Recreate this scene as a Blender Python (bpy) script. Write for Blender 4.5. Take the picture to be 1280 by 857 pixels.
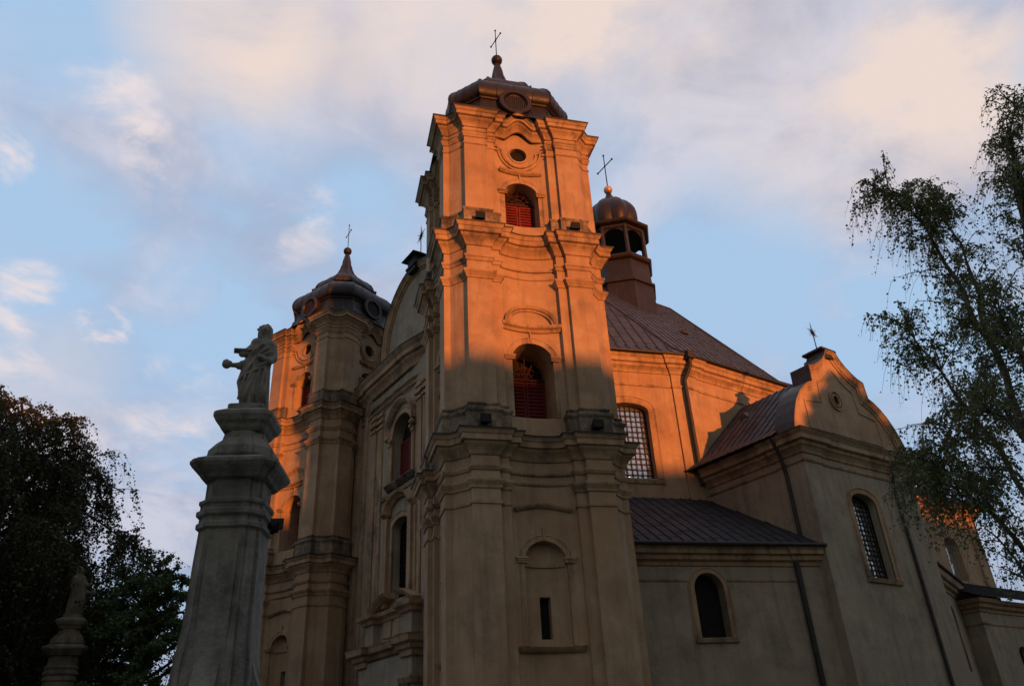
import bpy, bmesh, math, random
import numpy as np
from mathutils import Vector, Matrix
R = math.radians
random.seed(7)
scene = bpy.context.scene
for o in list(bpy.data.objects): bpy.data.objects.remove(o)

# ------------------------------------------------------------------ camera
cam_d = bpy.data.cameras.new('camera'); cam = bpy.data.objects.new('camera', cam_d)
scene.collection.objects.link(cam); scene.camera = cam
cam_d.sensor_width = 36; cam_d.lens = 955.5/1280*36; cam_d.clip_end = 3000; cam_d.clip_start = 0.1
yaw, pitch, roll = R(35.115), R(28.705), R(-3.108)
X0 = Vector((math.cos(yaw), -math.sin(yaw), 0)); Y0 = Vector((math.sin(yaw), math.cos(yaw), 0)); Z0 = Vector((0, 0, 1))
fwd = Y0*math.cos(pitch)+Z0*math.sin(pitch); up = -Y0*math.sin(pitch)+Z0*math.cos(pitch)
cx = X0*math.cos(roll)+up*math.sin(roll); cu = -X0*math.sin(roll)+up*math.cos(roll)
CAM = Vector((0, 0, 1.6))
m = Matrix((cx, cu, -fwd)).transposed().to_4x4(); m.translation = CAM
cam.matrix_world = m

# ------------------------------------------------------------------ sky and sun
SUN_AZ, SUN_EL = 184.4, 1.0
world = bpy.data.worlds.new('World'); scene.world = world; world.use_nodes = True
def build_world():
    nt = world.node_tree; N = nt.nodes; Lk = nt.links; N.clear()
    def nd(t, **k):
        n = N.new(t)
        for a, b in k.items(): setattr(n, a, b)
        return n
    def val(i, v): i.default_value = v
    out = nd('ShaderNodeOutputWorld'); bg = nd('ShaderNodeBackground'); Lk.new(bg.outputs[0], out.inputs[0])
    sky = nd('ShaderNodeTexSky', sky_type='NISHITA', sun_disc=False, sun_elevation=R(max(SUN_EL, 3)), sun_rotation=R(SUN_AZ), altitude=100, air_density=1.0, dust_density=0.6, ozone_density=2.0)
    bg.inputs[1].default_value = 0.15
    tc = nd('ShaderNodeTexCoord')
    sep = nd('ShaderNodeSeparateXYZ'); Lk.new(tc.outputs['Generated'], sep.inputs[0])
    def math_(op, a, b=None, clamp=False):
        n = nd('ShaderNodeMath', operation=op, use_clamp=clamp)
        for i, v in ((0, a), (1, b)):
            if v is None: continue
            if isinstance(v, (int, float)): n.inputs[i].default_value = v
            else: Lk.new(v, n.inputs[i])
        return n.outputs[0]
    zz = math_('ADD', math_('MAXIMUM', sep.outputs[2], 0.0), 0.22)
    px = math_('DIVIDE', sep.outputs[0], zz); py = math_('DIVIDE', sep.outputs[1], zz)
    comb = nd('ShaderNodeCombineXYZ'); Lk.new(px, comb.inputs[0]); Lk.new(py, comb.inputs[1])
    def noise(scale, detail, rough, off=(0, 0, 0), dist=0.0, vec=None):
        mp = nd('ShaderNodeMapping'); mp.inputs['Location'].default_value = off
        Lk.new(vec or comb.outputs[0], mp.inputs[0])
        n = nd('ShaderNodeTexNoise'); n.inputs['Scale'].default_value = scale; n.inputs['Detail'].default_value = detail
        n.inputs['Roughness'].default_value = rough; n.inputs['Distortion'].default_value = dist
        Lk.new(mp.outputs[0], n.inputs['Vector']); return n.outputs[0]
    def ramp(v, a, b, sm=True):
        n = nd('ShaderNodeMapRange', interpolation_type='SMOOTHSTEP' if sm else 'LINEAR'); Lk.new(v, n.inputs[0])
        n.inputs[1].default_value = a; n.inputs[2].default_value = b; return n.outputs[0]
    def lobe(az, el, inner, outer):
        d = (math.sin(R(az))*math.cos(R(el)), math.cos(R(az))*math.cos(R(el)), math.sin(R(el)))
        n = nd('ShaderNodeVectorMath', operation='DOT_PRODUCT'); Lk.new(tc.outputs['Generated'], n.inputs[0]); n.inputs[1].default_value = d
        return ramp(n.outputs['Value'], math.cos(R(outer)), math.cos(R(inner)))
    def mix(f, a, b):
        n = nd('ShaderNodeMix', data_type='RGBA'); 
        if isinstance(f, (int, float)): n.inputs[0].default_value = f
        else: Lk.new(f, n.inputs[0])
        for i, v in ((6, a), (7, b)):
            if isinstance(v, tuple): n.inputs[i].default_value = v+(1,)
            else: Lk.new(v, n.inputs[i])
        return n.outputs[2]
    # the open blue of the sky, Nishita lifted by the pale evening air
    k = 1/0.15
    base = mix(0.88, sky.outputs[0], (0.44*k, 0.63*k, 0.88*k))
    big = noise(1.5, 7, 0.58, (3.1, 1.7, 0), 0.3); fine = noise(4.2, 9, 0.62, (8.2, 4.4, 1.0), 0.5)
    cover = ramp(math_('ADD', math_('MULTIPLY', big, 0.65), math_('MULTIPLY', fine, 0.35)), 0.41, 0.57)
    # broad bank of cloud high in the east and overhead
    bank = CLOUDS['bank']
    b = None
    for a in bank:
        l = math_('MULTIPLY', lobe(*a[:4]), a[4]); b = l if b is None else math_('ADD', b, l)
    cover = math_('ADD', math_('MULTIPLY', cover, 0.75), b, True)
    hole = None
    for a in CLOUDS['holes']:
        l = math_('MULTIPLY', lobe(*a[:4]), a[4]); hole = l if hole is None else math_('ADD', hole, l)
    cover = math_('SUBTRACT', cover, hole, True)
    grey = mix(ramp(math_('ADD', math_('MULTIPLY', fine, .5), math_('MULTIPLY', noise(2.2, 8, .6, (5, 1, 3), .4), .5)), 0.40, 0.60), (0.36*k, 0.41*k, 0.56*k), (0.62*k, 0.63*k, 0.74*k))
    col = mix(cover, base, grey)
    # warm lit parts of the cloud
    w = None
    for a in CLOUDS['warm']:
        l = math_('MULTIPLY', lobe(*a[:4]), a[4]); w = l if w is None else math_('ADD', w, l)
    w = math_('MULTIPLY', w, math_('ADD', math_('MULTIPLY', ramp(noise(2.2, 8, 0.6, (1, 9, 2), 0.5), 0.34, 0.62), 0.75), 0.22), True)
    col = mix(w, col, (0.84*k, 0.70*k, 0.64*k))
    # small bright puffs
    p = None
    pn = noise(8.0, 7, 0.58, (2, 5, 0), 0.4)
    for a in CLOUDS['puffs']:
        l = math_('MULTIPLY', lobe(*a[:4]), a[4]); p = l if p is None else math_('ADD', p, l)
    puff = math_('MULTIPLY', ramp(math_('MULTIPLY', p, math_('ADD', math_('MULTIPLY', math_('SUBTRACT', pn, .47), 4.5), .55)), .25, .95), .8)
    col = mix(puff, col, (0.88*k, 0.76*k, 0.74*k))
    # duller toward the ground
    low = ramp(sep.outputs[2], 0.0, 0.30)
    col = mix(low, (0.30*k, 0.38*k, 0.52*k), col)
    # unseen dark cloud added behind the viewer to cut ambient light on the walls
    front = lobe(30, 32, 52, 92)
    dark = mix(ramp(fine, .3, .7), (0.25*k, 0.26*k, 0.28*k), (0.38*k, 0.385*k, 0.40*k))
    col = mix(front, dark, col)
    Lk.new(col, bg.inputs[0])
# az, el, inner, outer, amount
CLOUDS = dict(
 bank=[(45, 52, 6, 22, .55), (66, 42, 5, 16, .6), (20, 49, 3, 12, .35), (30, 30, 4, 14, .25), (5, 20, 3, 14, .3), (2, 39, 1, 6, .4)],
 holes=[(55, 33, 2, 8, .75), (62, 27, 2, 7, .3), (82, 36, 1, 4.5, 1.0), (-5, 46, 1, 8, .7), (-3, 33, 2, 7, .5), (12, 43, 1, 5, .4), (10, 30, 1, 6, .4), (22, 38, 1, 5, .35)],
 warm=[(7, 49, 1, 8, .9), (34, 54, 4, 15, .95), (43, 47, 2, 9, .45), (66, 43, 3, 13, .85), (73, 38, 2, 8, .8), (55, 52, 3, 12, .7), (0, 22, 1, 7, .35), (15, 46, 1, 6, .3)],
 puffs=[(-5.6, 36.5, .1, 3.0, .8), (4, 39.4, .1, 3.2, .75), (-.6, 42.2, .1, 4.4, .65), (-1.9, 28.6, .1, 3.4, .62), (3.0, 27.6, .2, 2.6, 1.), (16, 37, .2, 5, .6), (-3, 22, .2, 6, .6), (9, 23, .2, 6, .5), (21, 29, .2, 4, .4)])
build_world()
sd = bpy.data.lights.new('sun', 'SUN'); sun = bpy.data.objects.new('sun', sd); scene.collection.objects.link(sun)
sd.energy = 5.0; sd.angle = R(1.0); sd.color = (1.0, 0.29, 0.055)
sdir = Vector((math.sin(R(SUN_AZ))*math.cos(R(SUN_EL)), math.cos(R(SUN_AZ))*math.cos(R(SUN_EL)), math.sin(R(SUN_EL))))
sun.rotation_euler = sdir.to_track_quat('Z', 'Y').to_euler(); sun.location = (0, -40, 60)
vs = scene.view_settings; vs.view_transform = 'Standard'; vs.look = 'None'; vs.exposure = 0; vs.gamma = 1; vs.use_curve_mapping = False
scene.render.engine = 'CYCLES'; scene.cycles.max_bounces = 5; scene.cycles.transparent_max_bounces = 6

# ------------------------------------------------------------------ materials
MATS = {}
def mat(name, c, rough=0.8, c2=None, scale=2.0, c3=None, streak=0.0, metal=0.0, bump=0.0, bscale=30.0, spec=0.3, blotch=0.0, patch=None, crack=0.0, sheets=False):
    """procedural: base colour c varied towards c2 by noise, stained towards c3 by blotches and vertical streaks"""
    if name in MATS: return MATS[name]
    m = bpy.data.materials.new(name); m.use_nodes = True; MATS[name] = m
    nt = m.node_tree; N = nt.nodes; L = nt.links; p = N['Principled BSDF']
    p.inputs['Roughness'].default_value = rough; p.inputs['Metallic'].default_value = metal
    p.inputs['Specular IOR Level'].default_value = spec
    tc = N.new('ShaderNodeTexCoord')
    def noise(sc, det, ro, stretch=(1, 1, 1)):
        mp = N.new('ShaderNodeMapping'); mp.inputs['Scale'].default_value = stretch; L.new(tc.outputs['Object'], mp.inputs[0])
        n = N.new('ShaderNodeTexNoise'); n.inputs['Scale'].default_value = sc; n.inputs['Detail'].default_value = det; n.inputs['Roughness'].default_value = ro
        L.new(mp.outputs[0], n.inputs['Vector']); return n
    def rng(v, a, b, t0=0., t1=1.):
        n = N.new('ShaderNodeMapRange'); L.new(v, n.inputs[0]); n.inputs[1].default_value = a; n.inputs[2].default_value = b
        n.inputs[3].default_value = t0; n.inputs[4].default_value = t1; return n.outputs[0]
    def mix(f, a, b):
        n = N.new('ShaderNodeMix'); n.data_type = 'RGBA'; L.new(f, n.inputs[0])
        for i, v in ((6, a), (7, b)):
            if isinstance(v, tuple): n.inputs[i].default_value = v+(1,)
            else: L.new(v, n.inputs[i])
        return n.outputs[2]
    c2 = c2 or tuple(x*0.8 for x in c)
    col = mix(rng(noise(scale, 6, .6).outputs[0], .35, .65), c, c2)
    if patch:
        col = mix(rng(noise(.33, 5, .7).outputs[0], .42, .60), col, patch)
        col = mix(rng(noise(7, 6, .7).outputs[0], .5, .8, 0, .5), col, patch)
    if c3:
        if blotch:
            col = mix(rng(noise(.55, 8, .68).outputs[0], .50, .68, 0, blotch), col, c3)
        if streak:
            col = mix(rng(noise(1.6, 5, .62, (1.6, 1.6, .13)).outputs[0], .50, .72, 0, streak), col, c3)
    L.new(col, p.inputs['Base Color'])
    if crack or (streak and blotch > .6):
        col = mix(rng(noise(5.5, 4, .6, (1.5, 1.5, .07)).outputs[0], .56, .74, 0, .45), col, c3)
    if crack:
        mp = N.new('ShaderNodeMapping'); L.new(tc.outputs['Object'], mp.inputs[0]); mp.inputs['Scale'].default_value = (1, 1, .7)
        wv = N.new('ShaderNodeTexNoise'); wv.inputs['Scale'].default_value = 1.3; wv.inputs['Detail'].default_value = 6; L.new(mp.outputs[0], wv.inputs['Vector'])
        ad = N.new('ShaderNodeVectorMath'); ad.operation = 'MULTIPLY_ADD'; L.new(wv.outputs['Color'], ad.inputs[0]); ad.inputs[1].default_value = (1.3, 1.3, 1.3); L.new(mp.outputs[0], ad.inputs[2])
        vo = N.new('ShaderNodeTexVoronoi'); vo.feature = 'DISTANCE_TO_EDGE'; vo.inputs['Scale'].default_value = .55; L.new(ad.outputs[0], vo.inputs['Vector'])
        m1 = rng(vo.outputs['Distance'], .0, .016, crack, 0); m2 = rng(noise(.5, 3, .5).outputs[0], .5, .6)
        mm = N.new('ShaderNodeMath'); mm.operation = 'MULTIPLY'; L.new(m1, mm.inputs[0]); L.new(m2, mm.inputs[1])
        col = mix(mm.outputs[0], col, c3 or (.05, .04, .03))
    if sheets:
        vo = N.new('ShaderNodeTexVoronoi'); vo.inputs['Scale'].default_value = .75; L.new(tc.outputs['Object'], vo.inputs['Vector'])
        sp = N.new('ShaderNodeSeparateColor'); L.new(vo.outputs['Color'], sp.inputs[0]); col = mix(rng(sp.outputs[0], 0, 1, 0, .55), col, tuple(x*1.5 for x in c))
    if bump:
        b = N.new('ShaderNodeBump'); b.inputs['Strength'].default_value = bump; b.inputs['Distance'].default_value = .03
        L.new(noise(bscale, 5, .6).outputs[0], b.inputs['Height']); L.new(b.outputs[0], p.inputs['Normal'])
    rr = rng(noise(scale*2, 4, .6).outputs[0], .3, .7, max(rough-.1, .02), min(rough+.1, 1)); L.new(rr, p.inputs['Roughness'])
    return m
PL = mat('ochre_plaster', (.45, .315, .20), .92, (.38, .26, .16), 1.4, (.17, .12, .085), .45, bump=.6, bscale=9, blotch=.5, patch=(.36, .225, .13), crack=.5)
PLT = mat('ochre_plaster_trim', (.47, .325, .20), .92, (.38, .255, .155), 1.8, (.085, .065, .05), .7, bump=.6, bscale=12, blotch=.85, patch=(.35, .22, .13))
PLG = mat('grey_weathered_plaster', (.38, .315, .23), .92, (.31, .255, .185), 1.2, (.13, .11, .082), .5, bump=.6, bscale=9, blotch=.55, patch=(.30, .245, .178), crack=.5)
PLD = mat('sooty_plaster', (.34, .25, .17), .95, (.18, .135, .095), 3.2, (.03, .025, .02), .95, bump=.9, bscale=8, blotch=1.0, patch=(.10, .08, .06))
STONE = mat('weathered_limestone', (.25, .235, .20), .95, (.15, .14, .12), 3, (.05, .047, .042), .8, bump=.9, bscale=14, blotch=.85, patch=(.19, .175, .145), crack=.4)
ROOF = mat('brown_sheet_roof', (.046, .040, .042), .6, (.032, .029, .031), .8, (.08, .066, .063), .6, metal=.1, spec=.4, bump=.25, bscale=3, blotch=.3, sheets=True)
ROOFD = mat('dark_sheet_roof', (.028, .030, .036), .7, (.018, .020, .026), 1.0, (.06, .06, .06), .5, metal=.0, spec=.3, bump=.25, bscale=3, blotch=.3, sheets=True)
COPPER = mat('brown_copper_sheet', (.022, .012, .009), .5, (.013, .009, .009), 1.3, (.042, .030, .026), .5, metal=.1, spec=.4, blotch=.3, bump=.3, bscale=5)
DARKM = mat('black_metal_flashing', (.03, .027, .027), .5, (.05, .045, .042), 3, metal=.3)
IRON = mat('wrought_iron', (.015, .014, .014), .55, metal=.5)
GILT = mat('dull_gilded_ball', (.55, .33, .2), .35, metal=.3)
RED = mat('red_painted_wood', (.19, .018, .014), .7, (.12, .014, .012), 4, (.05, .012, .01), .6)
DARKW = mat('dark_interior', (.012, .010, .010), .9)
BARK = mat('birch_bark', (.16, .13, .105), .9, (.05, .04, .035), 6, bump=.4)
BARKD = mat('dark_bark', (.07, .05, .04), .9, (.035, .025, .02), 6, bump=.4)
def leafmat(name, c, c2):
    m = mat(name, c, .55, c2, .8); p = m.node_tree.nodes['Principled BSDF']
    p.inputs['Transmission Weight'].default_value = 0.0
    N = m.node_tree.nodes; L = m.node_tree.links
    t = N.new('ShaderNodeBsdfTranslucent'); t.inputs[0].default_value = (c[0]*1.3, c[1]*1.3, c[2], 1)
    mx = N.new('ShaderNodeMixShader'); mx.inputs[0].default_value = .3
    L.new(p.outputs[0], mx.inputs[1]); L.new(t.outputs[0], mx.inputs[2]); L.new(mx.outputs[0], N['Material Output'].inputs[0]); return m
LEAF = leafmat('birch_leaves', (.10, .125, .036), (.12, .125, .045))
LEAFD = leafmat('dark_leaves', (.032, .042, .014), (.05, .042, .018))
LEAFG = leafmat('green_leaves', (.04, .075, .02), (.06, .09, .03))
def glassmat():
    m = bpy.data.materials.new('window_glass'); m.use_nodes = True; nt = m.node_tree; p = nt.nodes['Principled BSDF']
    p.inputs['Base Color'].default_value = (.62, .66, .72, 1); p.inputs['Roughness'].default_value = .06; p.inputs['Metallic'].default_value = .85
    tc = nt.nodes.new('ShaderNodeTexCoord'); n = nt.nodes.new('ShaderNodeTexNoise'); n.inputs['Scale'].default_value = 2.2; n.inputs['Detail'].default_value = 2
    nt.links.new(tc.outputs['Object'], n.inputs['Vector']); b = nt.nodes.new('ShaderNodeBump'); b.inputs['Strength'].default_value = .5; b.inputs['Distance'].default_value = .15
    nt.links.new(n.outputs[0], b.inputs['Height']); nt.links.new(b.outputs[0], p.inputs['Normal']); return m
GLASS = glassmat()

# ------------------------------------------------------------------ helpers
COL = scene.collection
def link(name, me, material, parent=None):
    o = bpy.data.objects.new(name, me); COL.objects.link(o)
    if material and not me.materials: me.materials.append(material)
    if parent:
        o.parent = parent
    return o
def obj(name, bm, material, parent=None, smooth=False, world_space=True, recalc=True):
    if recalc: bmesh.ops.recalc_face_normals(bm, faces=bm.faces)
    if smooth:
        for f in bm.faces: f.smooth = True
        for e in bm.edges:
            if len(e.link_faces) == 2 and e.calc_face_angle(0) > R(38): e.smooth = False
    me = bpy.data.meshes.new(name); bm.to_mesh(me); bm.free()
    o = link(name, me, material, parent)
    if parent and world_space:
        inv = Matrix.Identity(4); q = parent
        chain = []
        while q: chain.append(q); q = q.parent
        M = Matrix.Identity(4)
        for q in reversed(chain): M = M @ q.matrix_parent_inverse @ q.matrix_basis
        me.transform(M.inverted())
    return o
def thing(name, label, cat, loc, group=None):
    o = bpy.data.objects.new(name, None); COL.objects.link(o); o.location = loc; o.empty_display_size = .5
    o['label'] = label; o['category'] = cat
    if group: o['group'] = group
    return o
def tag(o, label=None, cat=None, group=None, kind=None):
    for k, v in (('label', label), ('category', cat), ('group', group), ('kind', kind)):
        if v: o[k] = v
    return o
def d2(a): return Vector((math.sin(R(a)), math.cos(R(a))))
class Fr:
    """vertical plane frame: origin (x,y), direction azimuth of s, outward normal azimuth +90"""
    def __init__(f, o, a): f.o = Vector(o); f.s = d2(a); f.n = d2(a+90)
    def __call__(f, s, out, z):
        p = f.o+f.s*s+f.n*out; return Vector((p.x, p.y, z))
def quad(bm, *pts): return bm.faces.new([bm.verts.new(p) for p in pts])
def box(bm, fr, s0, s1, o0, o1, z0, z1):
    v = [bm.verts.new(fr(s, o, z)) for z in (z0, z1) for s, o in ((s0, o0), (s1, o0), (s1, o1), (s0, o1))]
    for f in ((0, 1, 2, 3), (7, 6, 5, 4), (0, 4, 5, 1), (1, 5, 6, 2), (2, 6, 7, 3), (3, 7, 4, 0)): bm.faces.new([v[i] for i in f])
def tube(bm, p0, p1, r0, r1=None, n=8):
    p0, p1 = Vector(p0), Vector(p1); r1 = r0 if r1 is None else r1
    z = (p1-p0).normalized(); x = z.orthogonal().normalized(); y = z.cross(x)
    A = [bm.verts.new(p0+(x*math.cos(t)+y*math.sin(t))*r0) for t in [2*math.pi*i/n for i in range(n)]]
    B = [bm.verts.new(p1+(x*math.cos(t)+y*math.sin(t))*r1) for t in [2*math.pi*i/n for i in range(n)]]
    for i in range(n): bm.faces.new((A[i], A[(i+1) % n], B[(i+1) % n], B[i]))
    bm.faces.new(A[::-1]); bm.faces.new(B)
def ball(bm, c, r, sz=1.0, seg=16):
    bmesh.ops.create_uvsphere(bm, u_segments=seg, v_segments=seg//2+2, radius=r, matrix=Matrix.Translation(c) @ Matrix.Diagonal((1, 1, sz, 1)))
def polyline_tube(bm, pts, r, n=8):
    for a, b in zip(pts, pts[1:]): tube(bm, a, b, r, r, n)
    for p in pts[1:-1]: ball(bm, p, r*1.02, 1, 8)
def line_isect(p, d, q, e):
    c = d.x*e.y-d.y*e.x
    if abs(c) < 1e-6: return None
    t = ((q.x-p.x)*e.y-(q.y-p.y)*e.x)/c
    return p+d*t
def offset(pts, o, closed):
    n = len(pts); pts = [Vector(p[:2]) for p in pts]; res = []
    segs = []
    for i in range(n if closed else n-1):
        a, b = pts[i], pts[(i+1) % n]; d = (b-a).normalized(); nn = Vector((d.y, -d.x)); segs.append((a+nn*o, d, nn))
    for i in range(n):
        if closed or (0 < i < n-1):
            s0, s1 = segs[(i-1) % len(segs)], segs[i % len(segs)]
            if s0[1].dot(s1[1]) > .999: res.append(pts[i]+s1[2]*o); continue
            q = line_isect(s0[0], s0[1], s1[0], s1[1]); res.append(q if q is not None else pts[i]+s1[2]*o)
        elif i == 0: res.append(pts[0]+segs[0][2]*o)
        else: res.append(pts[-1]+segs[-1][2]*o)
    return res
def sweep(bm, pts, prof, closed=False, raise_=None, caps=True):
    """run a moulding profile [(out, z)] along a plan path (outside is on the right of travel)"""
    rings = []
    for o, z in prof:
        q = offset(pts, o, closed)
        rings.append([bm.verts.new((p.x, p.y, z+(raise_[i] if raise_ else 0))) for i, p in enumerate(q)])
    n = len(pts)
    for a, b in zip(rings, rings[1:]):
        for i in range(n if closed else n-1):
            j = (i+1) % n
            bm.faces.new((a[i], a[j], b[j], b[i]))
    if not closed and caps and len(rings) > 2:
        for k in (0, -1): bm.faces.new([r[k] for r in rings])
def sweep2(bm, fr, path, prof, v=lambda s: 0.0, closed=False):
    """moulding on a wall face: path of (s,z), profile [(across, out)]; across is to the left of travel"""
    n = len(path); P = [Vector(p) for p in path]; rings = []
    nrm = []
    for i in range(n):
        a = P[(i-1) % n] if (closed or i > 0) else None; c = P[(i+1) % n] if (closed or i < n-1) else None
        ds = [x.normalized() for x in ((P[i]-a) if a is not None else None, (c-P[i]) if c is not None else None) if x is not None]
        ns = [Vector((-d.y, d.x)) for d in ds]
        if len(ns) == 2:
            m = (ns[0]+ns[1]); m = m.normalized() if m.length > 1e-5 else ns[0]; m = m/max(m.dot(ns[0]), .35)
        else: m = ns[0]
        nrm.append(m)
    for i in range(n):
        rings.append([bm.verts.new(fr(P[i].x+nrm[i].x*a, v(P[i].x)+o, P[i].y+nrm[i].y*a)) for a, o in prof])
    for i in range(n if closed else n-1):
        A, B = rings[i], rings[(i+1) % n]
        for k in range(len(prof)-1): bm.faces.new((A[k], A[k+1], B[k+1], B[k]))
    if not closed and len(prof) > 2:
        bm.faces.new(rings[0]); bm.faces.new(rings[-1])
class Op:
    def __init__(o, c, w, zb, zs, rise, circle=False): o.c, o.w, o.zb, o.zs, o.rise, o.circle = c, w, zb, zs, rise, circle
    def lo(o, s): return o.zs-o.rise*math.sqrt(max(0, 1-((s-o.c)/(o.w/2))**2)) if o.circle else o.zb
    def hi(o, s): return o.zs+o.rise*math.sqrt(max(0, 1-min(1, abs((s-o.c)/(o.w/2)))**2))
    def path(o, n=16, grow=0.0):
        w = o.w/2+grow; r = o.rise+grow if o.rise else 0
        if o.circle: return [(o.c+w*math.cos(t), o.zs+r*math.sin(t)) for t in [2*math.pi*i/28 for i in range(28)]]
        return [(o.c-w, o.zb)]+[(o.c-w*math.cos(math.pi*i/n), o.zs+r*math.sin(math.pi*i/n)) for i in range(n+1)]+[(o.c+w, o.zb)]
def wall(bm, fr, s0, s1, z0, z1, ops=(), v=lambda s: 0.0, inner=-.6, step=None):
    """wall sheet with real openings and reveals"""
    zt = z1 if callable(z1) else (lambda s: z1)
    cuts = {s0, s1}
    for o in ops:
        for i in range(17): cuts.add(round(o.c-o.w/2*math.cos(math.pi*i/16), 5))
    if step:
        k = int((s1-s0)/step)+1
        for i in range(k): cuts.add(s0+(s1-s0)*i/k)
    cuts = sorted(cuts)
    cuts = [c for i, c in enumerate(cuts) if i == 0 or c-cuts[i-1] > 1e-4]
    for a, b in zip(cuts, cuts[1:]):
        m = (a+b)/2; act = sorted([o for o in ops if abs(m-o.c) < o.w/2], key=lambda o: o.zs)
        zl = [(z0, z0)]
        for o in act: zl.append((o.lo(a), o.lo(b))); zl.append((o.hi(a), o.hi(b)))
        zl.append((zt(a), zt(b)))
        for i in range(0, len(zl), 2):
            (l0, l1), (h0, h1) = zl[i], zl[i+1]
            quad(bm, fr(a, v(a), l0), fr(b, v(b), l1), fr(b, v(b), h1), fr(a, v(a), h0))
        for o in act:
            for za, zb in ((o.lo(a), o.lo(b)), (o.hi(a), o.hi(b))):
                quad(bm, fr(a, v(a), za), fr(b, v(b), zb), fr(b, inner, zb), fr(a, inner, za))
    for o in ops:
        if not o.circle:
            for s in (o.c-o.w/2, o.c+o.w/2): quad(bm, fr(s, v(s), o.zb), fr(s, v(s), o.zs), fr(s, inner, o.zs), fr(s, inner, o.zb))
def fill(bm, fr, op, out, n=16):
    bm.faces.new([bm.verts.new(fr(s, out, z)) for s, z in op.path(n)])
BAND = [(0, -.05), (0, .07), (.03, .09), (.20, .09), (.24, .06), (.24, -.05)]
def surround(bm, fr, op, v, prof=BAND, sill=False):
    p = op.path(14)
    sweep2(bm, fr, p, prof, v)
def hmould(bm, fr, s0, s1, z, prof, v=lambda s: 0.0, n=1):
    """horizontal moulding with profile [(dz,out)]"""
    pts = [(s0+(s1-s0)*i/n, z) for i in range(n+1)]
    sweep2(bm, fr, pts, prof, v)
def seamed(name, corners, material, parent, gap=.55, h=.06, axis=None, thick=.06):
    """sheet-metal roof plane with standing seams running up the slope; first two corners are the eave"""
    P = [Vector(p) for p in corners]
    u = (P[1]-P[0]).normalized() if axis is None else Vector(axis).normalized()
    nrm = (P[1]-P[0]).cross(P[2]-P[1]).normalized()
    if nrm.z < 0: nrm = -nrm
    u = (u-nrm*u.dot(nrm)).normalized(); w = nrm.cross(u)
    if w.z < 0: w = -w
    L = [((p-P[0]).dot(u), (p-P[0]).dot(w)) for p in P]
    bm = bmesh.new()
    top = [bm.verts.new(p) for p in P]; bot = [bm.verts.new(p-nrm*thick) for p in P]
    bm.faces.new(top); bm.faces.new(bot[::-1])
    for i in range(len(P)): bm.faces.new((top[i], bot[i], bot[(i+1) % len(P)], top[(i+1) % len(P)]))
    a0, a1 = min(l[0] for l in L), max(l[0] for l in L)
    k = a0+gap*.5
    while k < a1:
        ys = []
        for i in range(len(L)):
            (x0, y0), (x1, y1) = L[i], L[(i+1) % len(L)]
            if (x0-k)*(x1-k) < 0: ys.append(y0+(y1-y0)*(k-x0)/(x1-x0))
        if len(ys) >= 2 and max(ys)-min(ys) > .1:
            y0, y1 = min(ys), max(ys); g = lambda x, y, hh: P[0]+u*x+w*y+nrm*hh
            vv = [bm.verts.new(g(x, y, hh)) for y in (y0, y1) for x, hh in ((k-.03, .002), (k+.03, .002), (k+.018, h), (k-.018, h))]
            for f in ((0, 1, 2, 3), (7, 6, 5, 4), (0, 4, 5, 1), (1, 5, 6, 2), (2, 6, 7, 3), (3, 7, 4, 0)): bm.faces.new([vv[i] for i in f])
        if len(ys) >= 2 and max(ys)-min(ys) > 1.5:
            y = min(ys)+random.uniform(.4, 2.2)
            while y < max(ys)-.3:
                vv = [bm.verts.new(g(x, yy, hh)) for yy in (y, y+.05) for x, hh in ((k+.03, .003), (k+gap-.03, .003), (k+gap-.03, .02), (k+.03, .02))]
                for f in ((0, 1, 2, 3), (7, 6, 5, 4), (0, 4, 5, 1), (2, 6, 7, 3)): bm.faces.new([vv[i] for i in f])
                y += random.uniform(1.7, 2.3)
        k += gap*random.uniform(.96, 1.04)
    return obj(name, bm, material, parent)
def bmk(): return bmesh.new()

# ------------------------------------------------------------------ ground
bm = bmk(); n = 40
quad(bm, (-900, -900, 0), (900, -900, 0), (900, 900, 0), (-900, 900, 0))
tag(obj('ground', bm, mat('lawn', (.05, .065, .025), .95, (.035, .05, .02), .5, bump=.5)), 'dark grass around the church', kind='structure')
bm = bmk()
pts = [(-6, -8), (8, -8), (12, 18), (19, 40), (14, 44), (4, 24), (-4, 10)]
bm.faces.new([bm.verts.new((x, y, .004)) for x, y in pts])
tag(obj('path', bm, mat('paving', (.16, .15, .14), .9, (.11, .105, .1), 3, bump=.3)), 'grey paved path leading to the church door', kind='structure')
# unseen rise added behind the viewer to shade everything below about seventeen metres
bm = bmk(); rng = np.random.RandomState(4)
xs = np.arange(-330, 331, 2.0); ph = rng.rand(8)*6.28
def ridge(x): return 18.85+.10*math.sin(x*.11+ph[0])+.08*math.sin(x*.31+ph[1])+.06*math.sin(x*.83+ph[2])+.05*math.sin(x*2.1+ph[3])
def row(y, f): return [bm.verts.new((x, y+2*math.sin(x*.02), f(x))) for x in xs]
rows = [row(-14, lambda x: -.3), row(-30, lambda x: 9+.6*math.sin(x*.05)), row(-48, lambda x: ridge(x)), row(-90, lambda x: 12.), row(-140, lambda x: -.3)]
for a, b in zip(rows, rows[1:]):
    for i in range(len(xs)-1): bm.faces.new((a[i], a[i+1], b[i+1], b[i]))
tag(obj('sun_block_hill', bm, mat('sun_block_slope', (.03, .04, .015), .95, (.02, .03, .012), .2)), 'unseen rise added to block the low sun', kind='structure')

# ------------------------------------------------------------------ the church
church = thing('church', 'large ochre baroque church with two bell towers and brown sheet metal roofs', 'church', (32, 38, 0))
EPS = .002

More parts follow.
